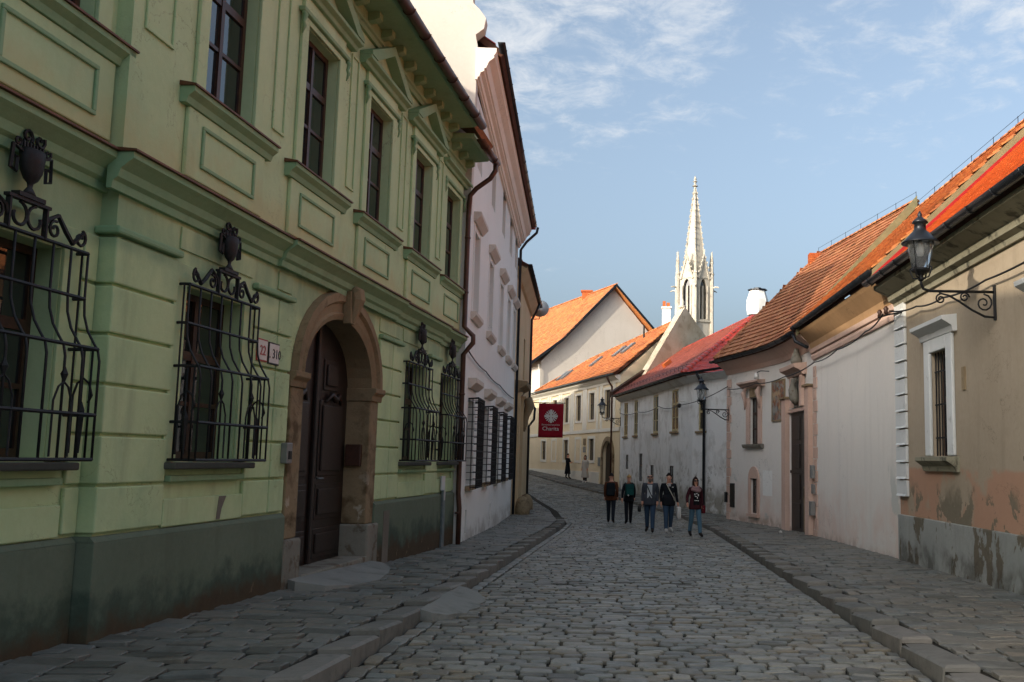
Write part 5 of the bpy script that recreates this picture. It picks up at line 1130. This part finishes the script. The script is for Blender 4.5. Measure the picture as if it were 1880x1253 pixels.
copy_tree(l1, PKW.mat(.2, 0, 3.42), 'black iron bracket lantern at the corner of the pink house'); copy_tree(l1, HW.mat(.12, 0, 3.85), 'black iron bracket lantern at the far corner of the limewashed house')

# ------------------------------------------------------------------ banner, cables, dish, litter
bn = root('banner', BW.p(6.5, 1.1, 4.0), 'hanging red banner with white cross emblem and lettering', 'banner')
MB().tube([BW.p(6.5, 0, 4.03), BW.p(6.5, 1.75, 4.03)], .018, 6).build('pole', 'iron', bn)
cl_ = MB(); nx, nz = 10, 10; t_, nn = BW.tn(6.5)
gv = [BW.p(6.5 + .025 * math.sin(i * .9 + j * .35), .62 + 1.06 * i / nx - .02 * (j / nz) * (i / nx), 4.0 - 1.44 * j / nz) for j in range(nz + 1) for i in range(nx + 1)]
cl_.add(gv, [(j * (nx + 1) + i, j * (nx + 1) + i + 1, (j + 1) * (nx + 1) + i + 1, (j + 1) * (nx + 1) + i) for j in range(nz) for i in range(nx)])
c_ = cl_.build('cloth', 'banner', bn, True); sm = c_.modifiers.new('thickness', 'SOLIDIFY'); sm.thickness = .006
FR = Matrix(((nn.x, 0, -t_.x, 0), (nn.y, 0, -t_.y, 0), (0, 1, 0, 0), (0, 0, 0, 1)))
def on_banner(o, z, d=.045): p = BW.p(6.5 - d, o, z); return Matrix.Translation(p) @ FR
em = MB()
def bar2(x0, x1, y0, y1, rot=0):
    c, s_ = math.cos(rot), math.sin(rot); return [(x * c - y * s_, x * s_ + y * c, 0) for x, y in ((x0, y0), (x1, y0), (x1, y1), (x0, y1))]
for i in range(16):
    if i % 4 == 0: continue
    em.prism(bar2(.10 if i % 2 else .11, .265, -.022, .022, i * math.pi / 8), (0, 0, .004))
for i in range(4): em.prism(bar2(.0 if i % 2 else .0451, .28, -.045, .045, i * math.pi / 2), (0, 0, .004))
me = em.mesh('emblem', 'white_print'); me.transform(on_banner(1.15, 3.46)); link('emblem', me, bn)
for tx, sz, z in (('Slovenská katolícka', .098, 3.07), ('Charita', .235, 2.86)):
    me = text_mesh(tx, sz); me.materials.append(M['white_print']); me.transform(on_banner(1.14, z)); link('lettering', me, bn, recalc=False)
def sag(pts, n=8, d=.08):
    out = []
    for a, b in zip(pts[:-1], pts[1:]):
        for i in range(n): f = i / n; p = Vector(a).lerp(Vector(b), f); p.z -= d * 4 * f * (1 - f); out.append(p)
    return out + [Vector(pts[-1])]
cables = []
cables.append(('cable', [TW.p(.25, .22, 4.52), TW.p(1.6, .12, 4.40), TW.p(3.0, .12, 4.32), TW.p(4.9, .12, 4.26), TW.p(7.5, .12, 4.3), TW.p(11, .12, 4.4)], 'black cable slung along the tan house wall', .04))
cables.append(('cable', [TW.p(.0, .28, 4.5), PKW.p(15.2, .25, 4.36), PKW.p(12.4, .2, 4.3), PKW.p(9.6, .16, 4.28), PKW.p(6.8, .42, 4.12), PKW.p(3.4, .34, 4.18), PKW.p(.3, .1, 4.2)], 'twisted black cable sagging along the pink house front', .06))
cables.append(('cable', [PKW.p(.3, .1, 4.3), HW.p(13.2, .15, 3.95), HW.p(9.5, .12, 4.1), HW.p(5, .12, 4.05), HW.p(.3, .12, 4.2)], 'thin black cable hanging along the limewashed house', .12))
cables.append(('cable', [WLW.p(.2, .06, 3.95), WLW.p(4, .05, 3.85), WLW.p(8, .05, 3.8), WLW.p(13.5, .05, 3.75)], 'thin cable running across the tall white house', .05))
for nm, pts, lb, d in cables:
    tag(MB().tube(sag(pts, 8, d), .016, 5).build(nm, 'black', None, True), lb, 'cable')
ib = root('insulator_bracket', TW.p(.2, .1, 4.5), 'small iron bracket with brown insulators on the white quoins', 'insulator')
MB().tube([TW.p(.5, .06, 4.46), TW.p(.2, .22, 4.46), TW.p(-.35, .28, 4.48)], .016, 5).build('arm', 'iron', ib)
for s_ in (-.3, .15): MB().lathe(TW.p(s_, .26, 4.47), [(.02, 0), (.05, .03), (.035, .07), (.055, .11), (.02, .16)], 8).build('insulator', 'framewood', ib, True)
for a, b, lb in ((A0, A1, 'lightning wire on the ridge of the pink house'), (B0, B1, 'lightning wire on the ridge between the pink and tan houses')):
    m = MB(); m.tube([a + Vector((0, 0, .24)), b + Vector((0, 0, .24))], .005, 4)
    for i in range(7): p = a.lerp(b, i / 6); m.tube([p, p + Vector((0, 0, .26))], .008, 4)
    tag(m.build('lightning_wire', 'iron'), lb, 'wire')
ds = root('satellite_dish', BW.p(8, -2, 10), 'white satellite dish above the beige house roof', 'satellite dish'); dm = MB().lathe((0, 0, 0), [(.02, 0), (.25, .04), (.42, .12)], 14); me = dm.mesh('dish', 'sign_white', True)
me.transform(Matrix.Translation((-4.62, 46.4, 8.7)) @ Matrix.Rotation(R(80), 4, 'X') @ Matrix.Rotation(R(20), 4, 'Z')); link('dish', me, ds); MB().tube([(-4.62, 46.5, 8.7), (-4.7, 46.8, 8.3), (-5.2, 47, 8.3)], .025, 5).build('mast', 'iron', ds)
lt = MB(); 
for i in range(7): a = i * .9; lt.add([(4.05 + .05 * math.cos(a), 27.8 + .05 * math.sin(a), zg(27.8) + .125), (4.05 + .06 * math.cos(a + 1), 27.8 + .06 * math.sin(a + 1), zg(27.8) + .13 + .02 * (i % 3)), (4.05, 27.8, zg(27.8) + .2)], [(0, 1, 2)])
tag(lt.build('litter', 'sign_white'), 'crumpled white paper lying on the footway by the gate', 'litter')

# ------------------------------------------------------------------ people
PM = {}
def cloth(h, rough=.85):
    if h not in PM: PM[h] = plain('cloth_' + h.strip('#'), h, h, rough, .2, 0, 30, .3, 90)
    return PM[h]
SKIN = plain('skin', '#c48f74', '#cb987e', .5, .4); 
def person(name, loc, rz, H, jacket, legs, shoes, hair, label, bulk=1., stride=.14, female=False, arms=None, long_hair=False, bald=False, beard=None, glasses=False, coat=None, group=None, hem=True):
    k = H / 1.75; g = root('person', loc, label, 'person', 'people walking in the street', mat=Matrix.Translation(Vector(loc)) @ Matrix.Rotation(rz, 4, 'Z') @ Matrix.Scale(k, 4))
    sw = .165 if female else .19; B = bulk
    J = {}; E = []
    def j(n, p, r): J[n] = (Vector(p), r)
    j('pel', (0, 0, .95), (.145 * B, .105 * B)); j('spi', (0, 0, 1.12), (.135 * B, .10 * B)); j('che', (0, .005, 1.30), (.165 * B, .11 * B)); j('nkb', (0, .01, 1.44), (.085, .075)); j('nk', (0, -.005, 1.51), (.052, .055)); j('hd', (0, -.02, 1.60), (.072, .088)); j('ht', (0, -.012, 1.69), (.062, .075))
    E += [('pel', 'spi', 0), ('spi', 'che', 0), ('che', 'nkb', 0), ('nkb', 'nk', 3), ('nk', 'hd', 3), ('hd', 'ht', 3)]
    for s, sg in (('l', 1), ('r', -1)):
        f = stride * sg; hipx = .09 if not female else .085
        j('hip' + s, (sg * hipx, 0, .88), (.10 * B, .10 * B)); j('kn' + s, (sg * (hipx + .005), -f * .55 - .02, .49), (.074, .076)); j('an' + s, (sg * (hipx + .01), -f + (.03 if f < 0 else 0), .10 + (.03 if f < 0 else 0)), (.055, .058)); j('to' + s, (sg * (hipx + .03), -f - .17, .035), (.046, .034))
        E += [('pel', 'hip' + s, 1), ('hip' + s, 'kn' + s, 1), ('kn' + s, 'an' + s, 1), ('an' + s, 'to' + s, 2)]
        a = (arms or {}).get(s, ((sw + .03, .03, 1.14), (sw + .035, -.07, .90)))
        j('sh' + s, (sg * sw, .01, 1.395), (.066 * B, .066 * B)); j('el' + s, (sg * a[0][0], a[0][1], a[0][2]), (.052, .054)); j('wr' + s, (sg * a[1][0], a[1][1], a[1][2]), (.036, .036))
        E += [('che', 'sh' + s, 0), ('sh' + s, 'el' + s, 0), ('el' + s, 'wr' + s, 0)]
    names = list(J); ix = {n: i for i, n in enumerate(names)}
    me = bpy.data.meshes.new('body'); me.from_pydata([J[n][0] for n in names], [(ix[a], ix[b]) for a, b, _ in E], [])
    o = bpy.data.objects.new('body_tmp', me); COL.objects.link(o); o.modifiers.new('skin', 'SKIN'); sv = me.skin_vertices[0].data
    for i, n in enumerate(names): sv[i].radius = J[n][1]; sv[i].use_root = n == 'pel'
    sb = o.modifiers.new('sub', 'SUBSURF'); sb.levels = 2; sb.render_levels = 2
    dg = bpy.context.evaluated_depsgraph_get(); dg.update(); ev = bpy.data.meshes.new_from_object(o.evaluated_get(dg)); bpy.data.objects.remove(o)
    mats = [cloth(jacket), cloth(legs), cloth(shoes, .5), SKIN]; ev.materials.clear()
    for m_ in mats: ev.materials.append(m_)
    segs = [(J[a][0], J[b][0], c) for a, b, c in E]
    for p in ev.polygons:
        c = p.center; best = 9; bi = 0
        for a, b, mi in segs:
            ab = b - a; f = max(0, min(1, (c - a).dot(ab) / ab.length_squared)); d = (c - a - ab * f).length
            if d < best: best = d; bi = mi
        if bi == 0 and c.z < .90 and abs(c.x) < .2: bi = 1
        p.material_index = bi; p.use_smooth = True
    # hands with five fingers and a nose, added to the same body mesh
    hb = MB()
    for s, sg in (('l', 1), ('r', -1)):
        w = J['wr' + s][0]; e = J['el' + s][0]; d = (w - e).normalized(); sd = Vector((0, -1, 0)); sd = (sd - d * sd.dot(d)).normalized(); kn = w + d * .085
        hb.tube([w - d * .01, w + d * .03, kn], [.03, .036, .034], 6, 3)
        for q in range(4):
            b0 = kn + sd * (.026 - .0175 * q); ln = (.066, .076, .07, .055)[q]; inn = Vector((-sg, 0, 0))
            hb.tube([b0, b0 + d * ln * .55 + inn * .006, b0 + d * ln + inn * .022], [.0105, .0095, .007], 5, 3)
        t0 = w + d * .03 + sd * .028; hb.tube([t0, t0 + d * .03 + sd * .022, t0 + d * .062 + sd * .026], [.0125, .0115, .008], 5, 3)
    hb.tube([(0, -.098, 1.635), (0, -.118, 1.598), (0, -.098, 1.59)], [.008, .015, .01], 5, 3)
    for sg in (-1, 1): hb.tube([(sg * .074, -.005, 1.635), (sg * .084, .003, 1.615), (sg * .076, -.002, 1.585)], [.008, .014, .008], 5, 3)
    hm = hb.mesh('hands', mats); import bmesh
    bm = bmesh.new(); bm.from_mesh(ev); bm.from_mesh(hm); bm.to_mesh(ev); bm.free(); bpy.data.meshes.remove(hm)
    body = link('body', ev, g, local=True, recalc=False)
    hr = MB(); hc = cloth(hair, .6)
    if not bald:
        nn_ = 12; vs = []; rings_ = [(-.02, .0), (.02, .55), (.06, .85), (.085, 1.), (.10, 1.04)] if not long_hair else [(-.02, 0), (.02, .55), (.06, .85), (.09, 1.), (.16, 1.08), (.24, 1.08), (.30, .85)]
        for dz, rr_ in rings_:
            for q in range(nn_):
                a = 2 * math.pi * q / nn_; x = math.cos(a) * .088 * rr_; y = math.sin(a) * .105 * rr_; z = 1.755 - dz
                if y < -.02 and dz > .05: y = -.045 if not long_hair else max(y, -.05); x *= 1.04
                vs.append((x, y - .005, z))
        m_ = len(rings_); hr.add(vs, [(i * nn_ + q, i * nn_ + (q + 1) % nn_, (i + 1) * nn_ + (q + 1) % nn_, (i + 1) * nn_ + q) for i in range(m_ - 1) for q in range(nn_)] + [tuple(range(nn_)), tuple(range((m_ - 1) * nn_, m_ * nn_))[::-1]])
        lpart('hair', hr, hc, g, True)
    if beard: lpart('beard', MB().lathe((0, -.055, 1.46), [(.015, 0), (.045, .03), (.06, .08), (.055, .115)], 10, 0, .85), cloth(beard), g, True)
    if glasses: lpart('sunglasses', MB().box(-.068, -.01, -.116, -.098, 1.615, 1.655).box(.01, .068, -.116, -.098, 1.615, 1.655).box(-.01, .01, -.112, -.104, 1.64, 1.65).box(-.078, -.069, -.11, 0, 1.635, 1.645).box(.069, .078, -.11, 0, 1.635, 1.645), 'black', g)
    else: lpart('eyes', MB().box(-.04, -.022, -.107, -.10, 1.628, 1.638).box(.022, .04, -.107, -.10, 1.628, 1.638), 'black', g)
    lpart('mouth', MB().box(-.022, .022, -.102, -.094, 1.557, 1.564), 'sign_red', g)
    if hem and not coat: lpart('jacket_hem', MB().lathe((0, 0, .80), [(.19 * B, 0), (.20 * B, .03), (.178 * B, .20), (.165 * B, .32)], 16, 0, .74), cloth(jacket), g, True)
    if coat: lpart('coat', MB().lathe((0, 0, .34), [(.25, 0), (.255, .03), (.21, .4), (.16, .68), (.185, .95), (.15, 1.08)], 18, 0, .78), cloth(coat), g, True)
    return g
def ploc(x, y, top=0.): return (x, y, zg(y) + top + .004)
AD = ((.215, .05, 1.13), (.225, -.02, .89))
p1 = person('man', ploc(-.80, 33.68), R(176), 1.66, '#5a3522', '#20242c', '#3a3228', '#1c1512', 'person in rust brown jacket walking away with a dark backpack', 1.08, .20)
p2 = person('woman', ploc(-.20, 33.24), R(188), 1.62, '#15171c', '#15171c', '#15161a', '#a5814f', 'fair haired person in black walking away with a teal backpack', .98, -.16, True, {'l': ((.23, .06, 1.14), (.25, .10, .91)), 'r': ((.21, -.03, 1.13), (.21, -.14, .92))})
p3 = person('man', ploc(.45, 29.49), R(-7), 1.73, '#3e4147', '#34465a', '#1a1614', '#2b2320', 'bald bearded person in grey jacket and sunglasses walking towards the camera', 1.14, .18, False, None, False, True, '#6d655c', True)
p4 = person('man', ploc(.99, 29.35), R(11), 1.73, '#16181d', '#35475a', '#b5b2ac', '#1d1613', 'dark haired person in black jacket carrying a white paper bag', 1.06, -.15, False, {'l': ((.24, .04, 1.13), (.27, -.03, .88)), 'r': ((.22, .06, 1.13), (.22, .02, .89))})
p5 = person('woman', ploc(1.66, 27.5), R(16), 1.62, '#3d1a20', '#4d6b7c', '#1e1a18', '#2e1c16', 'person in maroon cardigan, pink scarf and blue jeans with sunglasses', .98, .19, True, {'r': ((.25, .02, 1.15), (.30, -.16, .98)), 'l': AD}, True, False, None, True)
f1 = person('woman', ploc(-4.3, 63.4, .12), R(60), 1.6, '#111216', '#111216', '#111111', '#20140f', 'person in a long black coat standing by the yellow house', .95, .05, True, {'l': ((.24, -.05, 1.16), (.12, -.24, 1.14)), 'r': ((.24, -.05, 1.16), (.12, -.24, 1.12))}, False, False, None, False, '#101115')
f2 = person('woman', ploc(-2.98, 59.2, .12), R(-20), 1.64, '#a9a298', '#15151a', '#c9c6c0', '#23130e', 'person in a cream trench coat standing by the yellow house', .95, .06, True, None, True, False, None, False, '#b0a99e')
# worn and carried things
lpart('shirt_front', MB().box(-.075, .075, -.142, -.115, 1.0, 1.40), cloth('#b8bcbc'), p3, bevel=.02); lpart('camera_strap', MB().tube([(-.10, -.13, 1.42), (.0, -.165, 1.2), (.10, -.16, 1.0)], .014, 5), 'black', p3)
lpart('bag_strap', MB().tube([(-.09, -.10, 1.44), (.0, -.155, 1.25), (.13, -.15, 1.02), (.17, -.05, .93)], .014, 5), cloth('#bdb8a8'), p4); lpart('shirt_collar', MB().box(-.04, .04, -.118, -.09, 1.36, 1.45), cloth('#a9a9a9'), p4, bevel=.01)
lpart('chest_badge', MB().box(.07, .12, -.136, -.128, 1.33, 1.35), 'sign_white', p4)
lpart('shirt_front', MB().box(-.095, .095, -.135, -.095, .92, 1.36), cloth('#121317'), p5, bevel=.02)
pr = MB()
for x, z, w, h in ((-.06, 1.24, .03, .05), (.0, 1.26, .05, .025), (.05, 1.22, .03, .06), (-.03, 1.18, .06, .02), (.02, 1.14, .025, .05), (-.05, 1.06, .03, .02), (-.005, 1.06, .03, .02), (.045, 1.055, .03, .025)): pr.box(x - w / 2, x + w / 2, -.1375, -.1355, z - h / 2, z + h / 2)
lpart('shirt_print', pr, 'white_print', p5)
sc2 = MB()
for i, (r_, z, t_) in enumerate(((.10, 1.40, .045), (.115, 1.36, .05), (.09, 1.44, .04))): sc2.tube([(math.cos(a) * r_, math.sin(a) * r_ * .9 - .02 - (.02 if math.sin(a) < 0 else 0), z + .02 * math.sin(a * 2 + i)) for a in [2 * math.pi * q / 14 for q in range(15)]], t_, 7)
lpart('scarf', sc2, cloth('#8f7272'), p5, True)
def worn(par, name, mb, mat, label, cat, extra=()):
    m = WM[par.name]; r_ = root(name, (0, 0, 0), label, cat, mat=m); lpart('bag_body', mb, mat, r_, True, .03)
    for nm, b, mt in extra: lpart(nm, b, mt, r_)
strap = lambda y=-.0: MB().tube([(-.12, .12, 1.36), (-.125, -.02, 1.47), (-.12, -.14, 1.30), (-.13, -.05, 1.08), (-.12, .12, 1.02)], .018, 5).tube([(.12, .12, 1.36), (.125, -.02, 1.47), (.12, -.14, 1.30), (.13, -.05, 1.08), (.12, .12, 1.02)], .018, 5)
worn(p1, 'backpack', MB().box(-.15, .15, .12, .27, .96, 1.42), cloth('#161b1e'), 'dark backpack worn over the rust brown jacket', 'backpack', [('strap', strap(), cloth('#121416')), ('pocket', MB().box(-.11, .11, .271, .31, 1.0, 1.18), cloth('#1b2124'))])
worn(p2, 'backpack', MB().box(-.15, .15, .11, .27, 1.02, 1.42), cloth('#143f3d'), 'teal backpack worn by the fair haired person', 'backpack', [('strap', strap(), cloth('#123e3c')), ('pocket', MB().box(-.11, .11, .271, .31, 1.05, 1.24), cloth('#174a46')), ('charm', MB().lathe((.06, .30, 1.0), [(.01, 0), (.03, .03), (.01, .06)], 8), 'sign_white')])
worn(p3, 'camera_case', MB().box(-.36, -.26, -.12, -.02, .60, .78), 'black', 'small black case held beside the grey jacket', 'bag', [('strap', MB().tube([(-.30, -.06, .78), (-.285, -.06, .84)], .01, 5), 'black')])
worn(p4, 'paper_bag', MB().box(.24, .36, -.14, .08, .40, .76), 'sign_white', 'white paper carrier bag held at the dark jacket\'s side', 'bag', [('handle', MB().tube([(.30, -.10, .76), (.31, -.06, .82), (.30, -.02, .76)], .006, 5), 'white_print')])
worn(p5, 'shoulder_bag', MB().box(.20, .30, -.10, .14, .68, .92), cloth('#5e1820'), 'dark red shoulder bag hanging beside the maroon cardigan', 'bag', [('strap', MB().tube([(.25, 0, .92), (.21, .01, 1.2), (.15, .02, 1.45)], .01, 5), cloth('#5e1820'))])
print('objects', len(bpy.data.objects))
